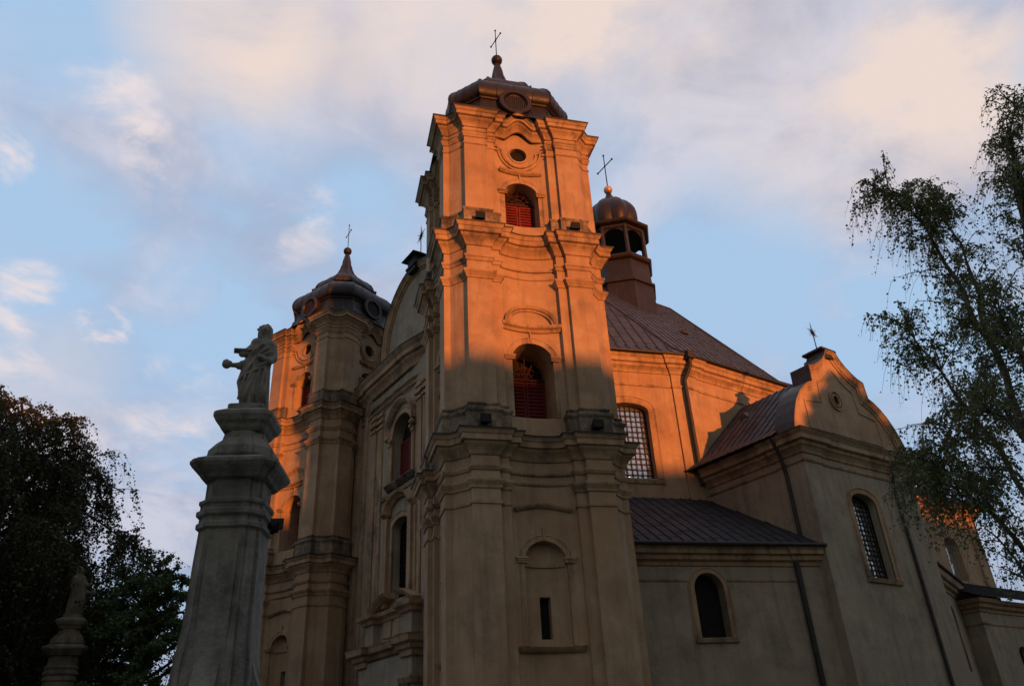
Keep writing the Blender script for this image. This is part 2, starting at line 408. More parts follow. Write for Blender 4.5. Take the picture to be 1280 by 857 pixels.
# ---- bell tower in its own coordinates: four equal faces, front face towards -Y
HW, CH = 3.1, .95
H = HW+CH
def tface(k): a = 90-90*k; c = d2(a+90)*H-d2(a)*HW; return Fr(c, a)
D1, D2, DC = .22, .46, .30
def vcen(s):
    t = (s-HW)/1.44
    return -D2-DC*max(0, 1-t*t)
def tplan(center=True, seg=18, flat=1.0):
    """closed plan, plus a 0..1 'arch' factor for the raised top cornice"""
    P, A = [], []
    for k in range(4):
        fr = tface(k)
        pts = [(0, -.30), (0, 0), (1.2, 0), (1.2, -D1), (1.66, -D1), (1.66, -D2)]
        if center: pts += [(2.34+1.52*i/seg, -D2+(vcen(2.34+1.52*i/seg)+D2)*flat) for i in range(seg+1)]
        pts += [(4.54, -D2), (4.54, -D1), (5.0, -D1), (5.0, 0), (6.2, 0), (6.2, -.30)]
        for s, o in pts:
            p = fr(s, o, 0); P.append((p.x, p.y))
            t = abs(s-HW)/.78; A.append((.5+.5*math.cos(math.pi*min(1, t)))**.7 if t < 1 else 0.0)
    return P, A
def corner_path(k):
    """from the right part of face k round the chamfer to the left part of face k+1"""
    f, g = tface(k), tface((k+1) % 4); P = []
    for s, o in [(4.54, -D2), (4.54, -D1), (5.0, -D1), (5.0, 0), (6.2, 0), (6.2, -.30)]: P.append(f(s, o, 0).xy)
    for s, o in [(0, -.30), (0, 0), (1.2, 0), (1.2, -D1), (1.66, -D1), (1.66, -D2)]: P.append(g(s, o, 0).xy)
    return P
def louvers(bm, fr, c, w, z0, z1, out):
    hw = w/2
    for a, b in ((c-hw, c-.02), (c+.02, c+hw)):
        for s0, s1 in ((a, a+.09), (b-.09, b)): box(bm, fr, s0, s1, out, out+.07, z0, z1)
        for q0, q1 in ((z0, z0+.1), (z1-.1, z1)): box(bm, fr, a+.09, b-.09, out, out+.07, q0, q1)
        n = int((z1-z0-.2)/.17)
        for i in range(n):
            z = z0+.1+(z1-z0-.2)*(i+.5)/n
            v = [bm.verts.new(fr(s, o, zz)) for s in (a+.09, b-.09) for o, zz in ((out, z+.06), (out+.02, z+.075), (out+.07, z-.06), (out+.05, z-.075))]
            for f in ((0, 1, 2, 3), (7, 6, 5, 4), (0, 4, 5, 1), (1, 5, 6, 2), (2, 6, 7, 3), (3, 7, 4, 0)): bm.faces.new([v[i_] for i_ in f])
    quad(bm, fr(c-hw, out-.01, z0), fr(c+hw, out-.01, z0), fr(c+hw, out-.01, z1), fr(c-hw, out-.01, z1))
# openings of the three storeys
O1 = Op(HW, 1.80, 5.46, 8.60, .90); O2 = Op(HW, 1.95, 14.95, 17.75, .98); O3 = Op(HW, 1.80, 25.55, 27.45, .92)
OC = Op(HW, .92, 0, 30.35, .46, True)
Z1, Z2, Z3 = 13.85, 24.55, 32.12
def build_tower():
    parts = {}
    def add(n, b, m, sm=False): parts.setdefault(n, []).append((b, m, sm))
    P, A = tplan()
    # body: stage by stage
    b = bmk()
    for z0, z1 in ((-.0, 13.2), (13.95, 23.9), (24.6, 31.5)):
        for k in range(4):
            cp = corner_path(k)
            q = offset(cp, 0, False)
            lo = [b.verts.new((p.x, p.y, z0)) for p in q]; hi = [b.verts.new((p.x, p.y, z1)) for p in q]
            for i in range(len(q)-1): b.faces.new((lo[i], lo[i+1], hi[i+1], hi[i]))
    body = b; add('body', body, PL)
    for k in range(4):
        fr = tface(k)
        wall(b, fr, 1.66, 4.54, 0, 13.2, [O1], vcen, -1.15, .16)
        wall(b, fr, 1.66, 4.54, 13.95, 23.9, [O2], vcen, -2.45, .16)
        wall(b, fr, 1.66, 4.54, 24.6, lambda s: 31.4+.55*((.5+.5*math.cos(math.pi*abs(s-HW)/.78))**.7 if abs(s-HW) < .78 else 0), [O3, OC], vcen, -1.75, .16)
        pass
    for k in range(4):
        fr = tface(k); b = bmk()
        # niche back: a curved recess with a shelf line, and a slit window in it
        bn = Op(HW, .46, 5.75, 7.35, 0.0001)
        wall(b, fr, HW-.9, HW+.9, 5.46, 9.5, [bn], lambda s: -.78-.35*math.sqrt(max(0, 1-((s-HW)/.9)**2)), -1.5, .12)
        add('niche', b, PL)
    # niche details
    for k in range(4):
        fr = tface(k); b = bmk()
        pts = [(HW-.9+1.8*i/12, 8.55) for i in range(13)]
        sweep2(b, fr, pts, [(-.05, 0), (-.05, .09), (.05, .09), (.05, 0)], lambda s: -.80-.35*math.sqrt(max(0, 1-((s-HW)/.9)**2)))
        add('niche_moulding', b, PLT)
    for k in range(4):
        fr = tface(k); b = bmk(); quad(b, fr(HW-.25, -1.49, 5.7), fr(HW+.25, -1.49, 5.7), fr(HW+.25, -1.49, 7.4), fr(HW-.25, -1.49, 7.4))
        add('dark_opening', b, DARKW); b = bmk(); fill(b, fr, OC, -.95); add('dark_opening', b, DARKW)
    # surrounds with imposts, one mesh for each window
    for k in range(4):
        fr = tface(k)
        for op, bandw in ((O1, .22), (O2, .26), (O3, .24)):
            b = bmk(); pr = [(0, -.04), (0, .06), (bandw-.04, .06), (bandw, .09), (bandw+.05, .05), (bandw+.05, -.04)]
            surround(b, fr, op, vcen, pr)
            for sg in (-1, 1):
                s = op.c+sg*(op.w/2+bandw/2); w2 = bandw/2+.10
                for zz, g in ((-.02, .02), (.06, .05), (.13, .09)):
                    s0, s1 = s-w2-g*.5, s+w2+g*.5
                    box(b, fr, s0, s1, vcen(s)-.1, vcen(s)+.10+g, op.zs+zz, op.zs+zz+.075)
            # keystone line
            box(b, fr, op.c-.035, op.c+.035, vcen(op.c)-.05, vcen(op.c)+.10, op.zs+op.rise+bandw*.2, op.zs+op.rise+bandw+.34)
            add('window_surround', b, PLT)
    # hood mouldings
    HB = [(-.09, -.03), (-.09, .07), (-.02, .16), (.05, .20), (.09, .20), (.09, -.03)]
    for k in range(4):
        fr = tface(k)
        b = bmk(); n = 14
        arc = [(HW+1.22*(2*i/n-1), 10.72+.24*math.cos(math.pi/2*(2*i/n-1))) for i in range(n+1)]
        sweep2(b, fr, arc, HB, vcen); add('hood_moulding', b, PLT)
        b = bmk()
        arc = [(HW-1.30*math.cos(math.pi*i/18), 19.62+1.12*math.sin(math.pi*i/18)) for i in range(19)]
        sweep2(b, fr, arc, [(-.26, -.03), (-.26, .05), (-.16, .07), (-.14, .14), (.0, .22), (.02, -.03)], vcen)
        hmould(b, fr, HW-1.44, HW+1.44, 19.45, [(-.16, -.03), (-.16, .09), (-.04, .16), (.02, .28), (.14, .32), (.16, -.03)], vcen, 12)
        add('hood_moulding', b, PLT)
        b = bmk(); hmould(b, fr, HW-1.15, HW+1.15, 28.98, [(-.1, -.03), (-.08, .1), (0, .2), (.1, .24), (.12, -.03)], vcen, 12)
        add('hood_moulding', b, PLT)
        # sill slab of the niche
        b = bmk(); hmould(b, fr, HW-1.3, HW+1.3, 5.32, [(-.12, -.03), (-.10, .12), (-.02, .22), (.08, .30), (.12, -.03)], vcen, 10)
        add('window_sill', b, PLT)
        # rings under and round the oculus
        b = bmk()
        c = [(OC.c+.46*math.cos(t), OC.zs+.46*math.sin(t)) for t in [2*math.pi*i/32 for i in range(32)]]
        sweep2(b, fr, c[::-1], [(0, -.05), (0, .05), (.10, .05), (.12, -.03)], vcen, True)
        for rr, ex in ((.95, .0), (1.16, .0)):
            low = [(HW-1.44, 30.55)]+[(HW-1.44+.2+ .0, 30.55)]+[(HW+rr*math.cos(t), 30.42+rr*math.sin(t)) for t in [R(180)+R(180)*i/18 for i in range(19)]]+[(HW+1.24, 30.55), (HW+1.44, 30.55)]
            if rr > 1: low = [(s, z-.24) if (i < 2 or i > len(low)-3) else (s, z-.02) for i, (s, z) in enumerate(low)]
            sweep2(b, fr, low, [(-.045, -.03), (-.045, .09), (.045, .12), (.045, -.03)], vcen)
        add('oculus_moulding', b, PLT)
        # wall strings on the curved centre
        for z, p_ in ((12.28, .09), (11.85, .06)):
            b = bmk(); hmould(b, fr, 1.66, 4.54, z, [(-.05, -.03), (-.03, p_), (.05, p_+.03), (.05, -.03)], vcen, 14); add('string_course', b, PLT)
        for z, p_ in ((22.75, .09), (22.3, .05)):
            b = bmk(); hmould(b, fr, 1.66, 4.54, z, [(-.05, -.03), (-.03, p_), (.05, p_+.03), (.05, -.03)], vcen, 14); add('string_course', b, PLT)
        # shutters and tracery
        b = bmk(); louvers(b, fr, HW, 1.90, 14.95, 17.35, -2.1); add('louvred_shutter', b, RED)
        b = bmk(); louvers(b, fr, HW, 1.76, 25.55, 27.35, -1.45); add('louvred_shutter', b, RED)
        b = bmk(); fill(b, fr, O2, -2.43); add('dark_opening', b, DARKW); b = bmk(); fill(b, fr, O3, -1.74)
        add('dark_opening', b, DARKW)
        for op, out in ((O2, -2.1), (O3, -1.45)):
            b = bmk(); zb = op.zs+(-.35 if op is O2 else -.05)
            box(b, fr, HW-op.w/2+.02, HW+op.w/2-.02, out, out+.08, zb, zb+.12)
            for t in (30, 60, 90, 120, 150):
                tube(b, fr(HW, out+.04, zb+.06), fr(HW+(op.w/2-.02)*math.cos(R(t)), out+.04, zb+.06+(op.rise+op.zs-zb-.1)*math.sin(R(t))), .028)
            for rr in (.35, .62):
                pts = [fr(HW+op.w/2*rr*1.1*math.cos(R(t)), out+.04, zb+.06+op.rise*rr*1.1*math.sin(R(t))) for t in range(0, 181, 15)]
                for p, q in zip(pts, pts[1:]): tube(b, p, q, .026)
            add('fanlight', b, mat('dark_red_wood', (.05, .01, .009), .7))
    # pilaster capitals / bases following the corners
    def ring_corner(name, prof, m=PLT):
        for k in range(4):
            b = bmk(); sweep(b, corner_path(k), prof); add(name, b, m)
    ring_corner('capital', [(-.02, 10.78), (.05, 10.80), (.06, 10.90), (-.02, 10.92)])
    ring_corner('capital', [(-.02, 11.42), (.06, 11.45), (.08, 11.55), (.16, 11.68), (.19, 11.74), (.19, 11.82), (-.02, 11.84)])
    ring_corner('capital', [(-.02, 12.2), (.06, 12.22), (.12, 12.34), (.12, 12.40), (-.02, 12.42)])
    ring_corner('capital', [(-.02, 21.64), (.05, 21.66), (.07, 21.75), (.16, 21.9), (.20, 21.95), (.20, 22.05), (-.02, 22.07)])
    ring_corner('capital', [(-.02, 22.62), (.05, 22.65), (.10, 22.8), (.14, 22.83), (.14, 22.92), (-.02, 22.94)])
    ring_corner('pedestal', [(-.02, 13.95), (.16, 13.95), (.16, 14.72), (.20, 14.78), (.24, 14.84), (.24, 14.93), (.12, 15.0), (.08, 15.08), (.12, 15.13), (.12, 15.2), (-.02, 15.24)], PLD)
    ring_corner('pedestal', [(-.02, 24.6), (.12, 24.6), (.12, 25.55), (.17, 25.62), (.17, 25.72), (-.02, 25.8)], PLD)
    ring_corner('capital', [(-.02, 30.02), (.04, 30.05), (.05, 30.12), (-.02, 30.14)])
    ring_corner('capital', [(-.02, 30.5), (.05, 30.53), (.07, 30.62), (.12, 30.72), (.12, 30.8), (-.02, 30.82)])
    ring_corner('capital', [(-.02, 30.9), (.05, 30.92), (.09, 30.99), (.09, 31.05), (-.02, 31.07)])
    def corn(z, s=1.0):
        return [(-.02, z-1.0*s), (.06, z-.98*s), (.09, z-.9*s), (.11, z-.84*s), (.13, z-.80*s), (.20, z-.70*s), (.30, z-.60*s), (.33, z-.56*s), (.33, z-.50*s), (.46, z-.46*s), (.46, z-.22*s), (.50, z-.2*s), (.56, z-.08*s), (.60, z-.03*s), (.60, z)]
    b = bmk(); sweep(b, P, corn(Z1), True); add('cornice', b, PLT)
    b = bmk(); sweep(b, P, corn(Z2, 1.05), True); add('cornice', b, PLT)
    RA = [.62*a for a in A]
    PF, _ = tplan(flat=.35)
    b = bmk(); sweep(b, PF, corn(Z3, .92), True, RA); add('cornice', b, PLT)
    for z in (Z1, Z2):
        b = bmk(); sweep(b, P, [(.59, z+.004), (.63, z-.03), (.64, z+.03), (.3, z+.16), (-.1, z+.22)], True); add('ledge_flashing', b, DARKM)
    b = bmk(); sweep(b, PF, [(.59, Z3+.004), (.63, Z3-.03), (.64, Z3+.04), (.25, Z3+.2), (-.55, Z3+.45)], True, RA); add('ledge_flashing', b, DARKM)
    # floor plate under the dome
    b = bmk(); b.faces.new([b.verts.new((p.x, p.y, Z3-.3)) for p in offset(P, -.3, True)]); add('attic_floor', b, DARKM)
    # dome
    def oct_(r, c=.40):
        k = r*(1-c); return [(-k, -r), (k, -r), (r, -k), (r, k), (k, r), (-k, r), (-r, k), (-r, -k)]
    def loft(b, prof, cfun=lambda i: .40):
        rings = [[b.verts.new((x, y, z)) for x, y in oct_(r, cfun(i))] for i, (r, z) in enumerate(prof)]
        for a, c in zip(rings, rings[1:]):
            for i in range(8): b.faces.new((a[i], a[(i+1) % 8], c[(i+1) % 8], c[i]))
        b.faces.new(rings[-1]); return rings
    def seams(b, prof, n=4):
        for i in range(8):
            for f in [j/n for j in range(n)]:
                pts = []
                for r, z in prof:
                    q = oct_(r); p, e = Vector((*q[i], z)), Vector((*q[(i+1) % 8], z))
                    pts.append(p.lerp(e, f))
                rad = .055 if f == 0 else .024
                for p, e in zip(pts, pts[1:]): tube(b, p, e, rad, rad, 5)
    def rib_sharp(b):
        for e in b.edges:
            if abs(e.verts[0].co.z-e.verts[1].co.z) > 1e-4: e.smooth = False
    prof = [(4.2, 32.4), (3.98, 32.55), (3.65, 32.8), (3.45, 33.15), (3.38, 33.5), (3.32, 33.52), (3.22, 34.0), (3.18, 34.38), (3.26, 34.4), (3.28, 34.5), (3.44, 34.58), (3.52, 34.8), (3.55, 35.05), (3.50, 35.35), (3.36, 35.65), (3.12, 35.95), (2.8, 36.22), (2.45, 36.45), (2.1, 36.65)]
    b = bmk(); loft(b, prof); seams(b, prof); parts['dome'] = [(b, COPPER, 'ribs')]
    prof2 = [(2.05, 36.6), (2.3, 36.78), (2.32, 36.95), (2.12, 37.02), (2.06, 37.3), (1.92, 37.6), (1.62, 37.92), (1.25, 38.2), (.88, 38.55), (.6, 38.95), (.44, 39.4), (.34, 39.85)]
    b = bmk(); loft(b, prof2); seams(b, prof2, 2); add('upper_dome', b, COPPER, 'ribs')
    b = bmk()
    loft(b, [(.38, 39.7), (.30, 40.4), (.20, 40.9), (.14, 41.1), (.2, 41.14), (.14, 41.2)]); add('spire', b, COPPER, 'ribs')
    b = bmk(); ball(b, (0, 0, 41.45), .36); add('ball', b, COPPER, True)
    for k in range(4):
        fr = Fr(d2(180-90*k)*0, 90-90*k)
        b = bmk()
        # round louvred dormer leaning out of the dome
        n = 28
        for (r0, o0, r1, o1) in ((.95, 3.0, .95, 3.57), (.95, 3.57, .91, 3.62), (.91, 3.62, .70, 3.62), (.70, 3.62, .65, 3.52), (.65, 3.52, .63, 3.45)):
            ra = [b.verts.new(fr(r0*math.cos(2*math.pi*i/n), o0, 34.12+r0*.95*math.sin(2*math.pi*i/n))) for i in range(n)]
            rb = [b.verts.new(fr(r1*math.cos(2*math.pi*i/n), o1, 34.12+r1*.95*math.sin(2*math.pi*i/n))) for i in range(n)]
            for i in range(n): b.faces.new((ra[i], ra[(i+1) % n], rb[(i+1) % n], rb[i]))
        b.faces.new([b.verts.new(fr(.63*math.cos(2*math.pi*i/n), 3.45, 34.12+.63*.95*math.sin(2*math.pi*i/n))) for i in range(n)])
        for i in range(-5, 6):
            h = math.sqrt(max(0, .62**2-(i*.11)**2))*.95
            box(b, fr, i*.11-.02, i*.11+.02, 3.45, 3.50, 34.12-h, 34.12+h)
        add('round_dormer', b, COPPER)
    return parts
def tower_cross(bm, cx_, cy_, z0, z1, az, w=.62, r=.035):
    d = d2(az); zc = z0+(z1-z0)*.66
    tube(bm, (cx_, cy_, z0-.3), (cx_, cy_, z1), r, r*.8)
    tube(bm, (cx_-d.x*w, cy_-d.y*w, zc), (cx_+d.x*w, cy_+d.y*w, zc), r*.9, r*.9)
    for p in ((cx_, cy_, z1), (cx_-d.x*w, cy_-d.y*w, zc), (cx_+d.x*w, cy_+d.y*w, zc)): ball(bm, p, r*1.9, 1, 8)
    for sg in (-1, 1):
        for sz in (-1, 1):
            tube(bm, (cx_+d.x*sg*.16, cy_+d.y*sg*.16, zc+.0), (cx_, cy_, zc+sz*.16), r*.45)
TP = build_tower()
TMESH = None
def place_tower(c, rot, az_cross, lab):
    global TMESH
    root = None
    M = Matrix.Translation(Vector((c[0], c[1], 0))-church.location) @ Matrix.Rotation(R(rot), 4, 'Z')
    if TMESH is None:
        TMESH = []
        for n, lst in TP.items():
            for b, m, sm in lst:
                if sm == 'ribs':
                    bmesh.ops.recalc_face_normals(b, faces=b.faces)
                    for f in b.faces: f.smooth = True
                    for e in b.edges:
                        if abs(e.verts[0].co.z-e.verts[1].co.z) > 1e-4 or e.calc_face_angle(0) > R(45): e.smooth = False
                else:
                    bmesh.ops.recalc_face_normals(b, faces=b.faces)
                    if sm:
                        for f in b.faces: f.smooth = True
                me = bpy.data.meshes.new(n); b.to_mesh(me); b.free(); me.materials.append(m); TMESH.append((n, me))
        TMESH.sort(key=lambda t: t[0] != 'body')
    root = bpy.data.objects.new('bell_tower', TMESH[0][1]); COL.objects.link(root); root.parent = church; root.matrix_local = M
    dome = None; root['label'] = lab
    for n, me in TMESH[1:]:
        o = bpy.data.objects.new(n, me); COL.objects.link(o); o.parent = root
    b = bmk(); tower_cross(b, c[0], c[1], 41.6, 44.3, az_cross)
    o = obj('cross', b, IRON, None); o.data.transform(Matrix.Translation(-church.location)); o.data.transform(M.inverted()); o.parent = root
    return root
tower_a = place_tower((19.94, 28.35), -20, 3, 'nearer bell tower, its upper half glowing orange')
tower_b = place_tower((19.95, 52.6), -70, 3, 'farther bell tower, half in shadow')

# ---- facade between the towers
FE = 20.3; FN = 49.0
ff = Fr((FE, FN), 180)       # s runs south, outside is west
def sN(nv): return FN-nv
b = bmk()
W1 = Op(sN(41.6), 2.9-.1, 17.45, 20.4, 1.4); W2 = Op(sN(41.5), 2.3, 10.25, 14.45, .5)
wall(b, ff, 0, sN(35.2), 0, 24.95, [W1, W2], lambda s: 0, -.75)
fac = obj('facade_wall', b, PLG, church)
fpath = [(FE, 48.6), (FE, 46.3), (FE-.12, 46.3), (FE-.12, 40.4), (FE+.45, 37.6), (FE+.45, 35.2)]
b = bmk(); sweep(b, fpath, [(0, 24.6), (.08, 24.65), (.12, 24.8), (.2, 24.95), (.38, 25.15), (.42, 25.3), (.60, 25.38), (.60, 25.72), (.74, 25.9), (.8, 26.0), (.8, 26.08), (-.5, 26.5)])
obj('cornice', b, PLT, fac)
b = bmk(); sweep(b, fpath, [(.78, 26.085), (.84, 26.05), (.85, 26.12), (-.4, 26.55)]); obj('ledge_flashing', b, DARKM, fac)
for z in (23.75, 23.3):
    b = bmk(); sweep(b, fpath, [(-.02, z-.06), (.10, z-.04), (.14, z+.05), (-.02, z+.06)]); obj('string_course', b, PLT, fac)
# pilaster strips
for n0, n1, t in ((46.2, 45.4, .16), (45.3, 44.5, .1), (38.6, 37.8, .16), (39.6, 38.9, .1)):
    b = bmk(); box(b, ff, sN(n0), sN(n1), -.02, t, 0, 23.2); obj('pilaster', b, PLT, fac)
    b = bmk()
    for q, g in ((21.9, .05), (22.3, .1), (22.8, .06)): box(b, ff, sN(n0)-g, sN(n1)+g, -.02, t+g+.04, q, q+.2)
    obj('capital', b, PLT, fac)
# recessed strip between facade and far tower
b = bmk(); box(b, ff, .2, .9, -.02, .25, 0, 24.6); box(b, ff, 1.5, 2.0, -.02, .12, 0, 24.6); obj('pilaster', b, PLT, fac)
zz = lambda s: 0.0
for op in (W1, W2):
    b = bmk(); surround(b, ff, op, zz, [(0, -.04), (0, .10), (.05, .12), (.28, .12), (.34, .17), (.38, .10), (.38, -.04)]); obj('window_surround', b, PLT, fac)
b = bmk()
arc = [(W1.c-1.75, 20.6)]+[(W1.c-1.75*math.cos(math.pi*i/18), 20.85+1.8*math.sin(math.pi*i/18)) for i in range(19)]
sweep2(b, ff, arc, [(-.12, -.02), (-.12, .15), (.0, .30), (.12, .42), (.2, .42), (.22, -.02)]); 
for sg in (-1, 1):
    ball(b, ff(W1.c+sg*1.8, .25, 20.55), .24, .8, 10); ball(b, ff(W1.c+sg*1.45, .2, 20.35), .15, 1, 8)
    box(b, ff, W1.c+sg*1.62-.2, W1.c+sg*1.62+.2, -.02, .2, 20.05, 20.25)
obj('hood_moulding', b, PLT, fac)
b = bmk(); arc = [(W2.c-2.1, 15.4), (W2.c-1.6, 15.45)]+[(W2.c-1.5*math.cos(math.pi*i/16), 15.5+.85*math.sin(math.pi*i/16)) for i in range(17)]+[(W2.c+1.6, 15.45), (W2.c+2.1, 15.4)]
sweep2(b, ff, arc, [(-.16, -.02), (-.16, .18), (-.04, .3), (.06, .50), (.16, .55), (.2, -.02)]); obj('hood_moulding', b, PLT, fac)
for sg in (-1, 1):
    b = bmk(); box(b, ff, W2.c+sg*1.62-.22, W2.c+sg*1.62+.22, -.02, .34, 9.9, 15.2); box(b, ff, W2.c+sg*2.0-.16, W2.c+sg*2.0+.16, -.02, .18, 9.9, 15.2); obj('pilaster', b, PLT, fac)
b = bmk(); hmould(b, ff, W1.c-1.9, W1.c+1.9, 17.2, [(-.2, -.02), (-.16, .12), (0, .26), (.12, .36), (.2, .36), (.22, -.02)]); obj('window_sill', b, PLD, fac)
b = bmk(); hmould(b, ff, sN(46.1), sN(37), 16.75, [(-.12, -.02), (-.1, .1), (.1, .16), (.12, -.02)]); obj('string_course', b, PLT, fac)
b = bmk(); louvers(b, ff, W1.c, 2.7, 17.45, 20.3, -.6); obj('louvred_shutter', b, RED, fac)
b = bmk(); fill(b, ff, W1, -.7); obj('dark_opening', b, DARKW, fac)
def grille(name_parent, fr, op, out, ns, nz, pane=GLASS, r=.022, frame=.06, extra=0):
    b = bmk(); fill(b, fr, op, out-.06); g = obj('pane', b, pane, name_parent)
    b = bmk()
    for i in range(1, ns):
        s = op.c-op.w/2+op.w*i/ns; box(b, fr, s-r, s+r, out, out+.04, op.zb, op.hi(s))
    zt = op.zs+op.rise
    for j in range(1, nz):
        z = op.zb+(zt-op.zb)*j/nz
        if z > op.zs: w = op.w/2*math.sqrt(max(0, 1-((z-op.zs)/op.rise)**2))
        else: w = op.w/2
        box(b, fr, op.c-w, op.c+w, out+.004, out+.044, z-r, z+r)
    sweep2(b, fr, op.path(12), [(-frame, -.02+out), (-frame, .05+out), (0.0, .05+out), (0.0, -.02+out)])
    obj('window_grille', b, IRON, name_parent)
grille(fac, ff, W2, -.55, 5, 14, DARKW)
# portal: two-storey aedicule below the central window
b = bmk()
pc = W2.c
box(b, ff, pc-3.4, pc+3.4, -.02, .9, 0, 6.9); obj('portal_block', b, PLG, fac)
por = [ff(pc-3.5, 0, 0).xy, ff(pc-3.5, .95, 0).xy, ff(pc-2.3, .95, 0).xy, ff(pc-2.3, .55, 0).xy, ff(pc+2.3, .55, 0).xy, ff(pc+2.3, .95, 0).xy, ff(pc+3.5, .95, 0).xy, ff(pc+3.5, 0, 0).xy]
b = bmk(); sweep(b, por, [(0, 6.7), (.08, 6.75), (.1, 7.0), (.25, 7.1), (.3, 7.3), (.5, 7.4), (.55, 7.65), (.6, 7.75), (-.8, 7.95)]); obj('cornice', b, PLT, fac)
b = bmk(); sweep(b, por, [(0, 5.4), (.08, 5.45), (.2, 5.7), (.2, 5.8), (0, 5.84)]); obj('string_course', b, PLT, fac)
b = bmk(); box(b, ff, pc-3.0, pc-1.9, -.02, .75, 7.9, 9.2); box(b, ff, pc+1.9, pc+3.0, -.02, .75, 7.9, 9.2); box(b, ff, pc-1.9, pc+1.9, -.02, .35, 7.9, 9.5); obj('portal_block', b, PLG, fac)
b = bmk(); sweep(b, [ff(pc-3.1, 0, 0).xy, ff(pc-3.1, .8, 0).xy, ff(pc-1.8, .8, 0).xy, ff(pc-1.8, .4, 0).xy, ff(pc+1.8, .4, 0).xy, ff(pc+1.8, .8, 0).xy, ff(pc+3.1, .8, 0).xy, ff(pc+3.1, 0, 0).xy], [(0, 9.0), (.08, 9.05), (.15, 9.2), (.35, 9.35), (.4, 9.55), (-.6, 9.7)]); obj('cornice', b, PLT, fac)
for sg in (-1, 1):
    b = bmk(); arc = [(pc+sg*(2.9-2.3*i/10), 9.7+.75*math.sin(math.pi/2*i/10)) for i in range(11)]
    if sg > 0: arc = arc[::-1]
    sweep2(b, ff, arc, [(-.16, -.02), (-.16, .5), (.0, .7), (.14, .8), (.16, -.02)]); obj('hood_moulding', b, PLT, fac)
b = bmk(); box(b, ff, pc-1.3, pc-.2, .33, .42, 8.15, 9.2); box(b, ff, pc+.2, pc+1.3, .33, .42, 8.15, 9.2); obj('panel', b, PLT, fac)
b = bmk(); wd = Op(pc, 2.4, 0, 3.8, .9); sweep2(b, ff, wd.path(14), [(0, .88), (0, 1.05), (.3, 1.05), (.35, .88)]); obj('door_surround', b, PLT, fac)
b = bmk(); box(b, ff, pc-1.2, pc-.01, .9, .96, 0, 3.8); box(b, ff, pc+.01, pc+1.2, .9, .96, 0, 3.8); obj('door', b, mat('dark_wood', (.06, .03, .02), .6), fac)
for sg in (-1, 1):
    b = bmk(); p = ff(pc+sg*2.9, 1.0, 0)
    for z0, z1, r0, r1 in ((0, .5, .42, .42), (.5, .7, .36, .32), (.7, 5.0, .30, .26), (5.0, 5.4, .28, .4)): tube(b, (p.x, p.y, z0), (p.x, p.y, z1), r0, r1, 20)
    obj('column', b, STONE, fac)
# gable
GC = 40.35
b = bmk(); n = 30
def gout(i, grow=0.): t = math.pi*i/n; return (sN(GC)-(4.75+grow)*math.cos(t), 27.3+(5.25+grow)*math.sin(t))
outl = [(sN(GC)-4.75, 26.2)]+[gout(i) for i in range(n+1)]+[(sN(GC)+4.75, 26.2)]
for o_, flip in ((-.25, 0), (-1.5, 1)): b.faces.new([b.verts.new(ff(s, o_, z)) for s, z in outl])
for (s0, z0), (s1, z1) in zip(outl, outl[1:]): quad(b, ff(s0, -.25, z0), ff(s1, -.25, z1), ff(s1, -1.5, z1), ff(s0, -1.5, z0))
gab = obj('gable', b, PLG, church)
b = bmk(); sweep2(b, ff, outl, [(-.42, -.26), (-.42, -.18), (-.30, -.14), (-.28, -.05), (-.12, .02), (-.02, .12), (.06, .16), (.06, -.26)]); obj('gable_moulding', b, PLT, gab)
b = bmk(); sweep2(b, ff, outl, [(.061, .2), (.12, .2), (.12, -1.6), (.061, -1.6)]); obj('ledge_flashing', b, DARKM, gab)
fg = Fr((FE, GC), 180)
b = bmk(); box(b, fg, -.55, .55, -1.3, .25, 32.2, 33.3); box(b, fg, -.7, .7, -1.4, .35, 32.5, 32.65); obj('pedestal', b, ROOFD, gab)
b = bmk(); vb = [b.verts.new(fg(s, o, 33.3)) for s, o in ((-.95, -1.6), (.95, -1.6), (.95, .6), (-.95, .6))]; vt = [b.verts.new(fg(s, o, 34.0)) for s, o in ((-.12, -.6), (.12, -.6), (.12, -.35), (-.12, -.35))]
b.faces.new(vb[::-1]); b.faces.new(vt)
for i in range(4): b.faces.new((vb[i], vb[(i+1) % 4], vt[(i+1) % 4], vt[i]))
obj('pyramid_cap', b, ROOFD, gab)
def star(bm, c, h, r, az):
    c = Vector(c); tube(bm, c-Vector((0, 0, .1)), c+Vector((0, 0, h)), .04, .015)
    m_ = c+Vector((0, 0, h*.62)); ball(bm, m_, .11, 1, 8); d = Vector((*d2(az), 0))
    for i in range(12):
        t = 2*math.pi*i/12+.1; rr = r*(1 if i % 2 else .7)
        tube(bm, m_, m_+d*math.cos(t)*rr+Vector((0, 0, 1))*math.sin(t)*rr, .045, .008, 5)
b = bmk(); pcap = fg(0, -.5, 33.95); star(b, pcap, 2.5, .72, 0); obj('star_finial', b, IRON, gab)

# ---- nave
K = Vector((36.6, 31.9)); KW = K-d2(109.5)*12.6; KE = Vector((47.2, 31.9)); NT = 24.5
fn1 = Fr(K, 109.5); fn2 = Fr(K, 90); 
WN = Op(-4.45, 2.8, 16.72, 21.35, .5)
b = bmk()
wall(b, fn1, -12.6, 0, 0, NT, [WN], lambda s: 0, -.7)
wall(b, fn2, 0, 10.6, 0, NT, [], lambda s: 0, -.7)
quad(b, (KW.x, KW.y, 0), (KW.x, KW.y+9, 0), (KW.x, KW.y+9, NT), (KW.x, KW.y, NT))
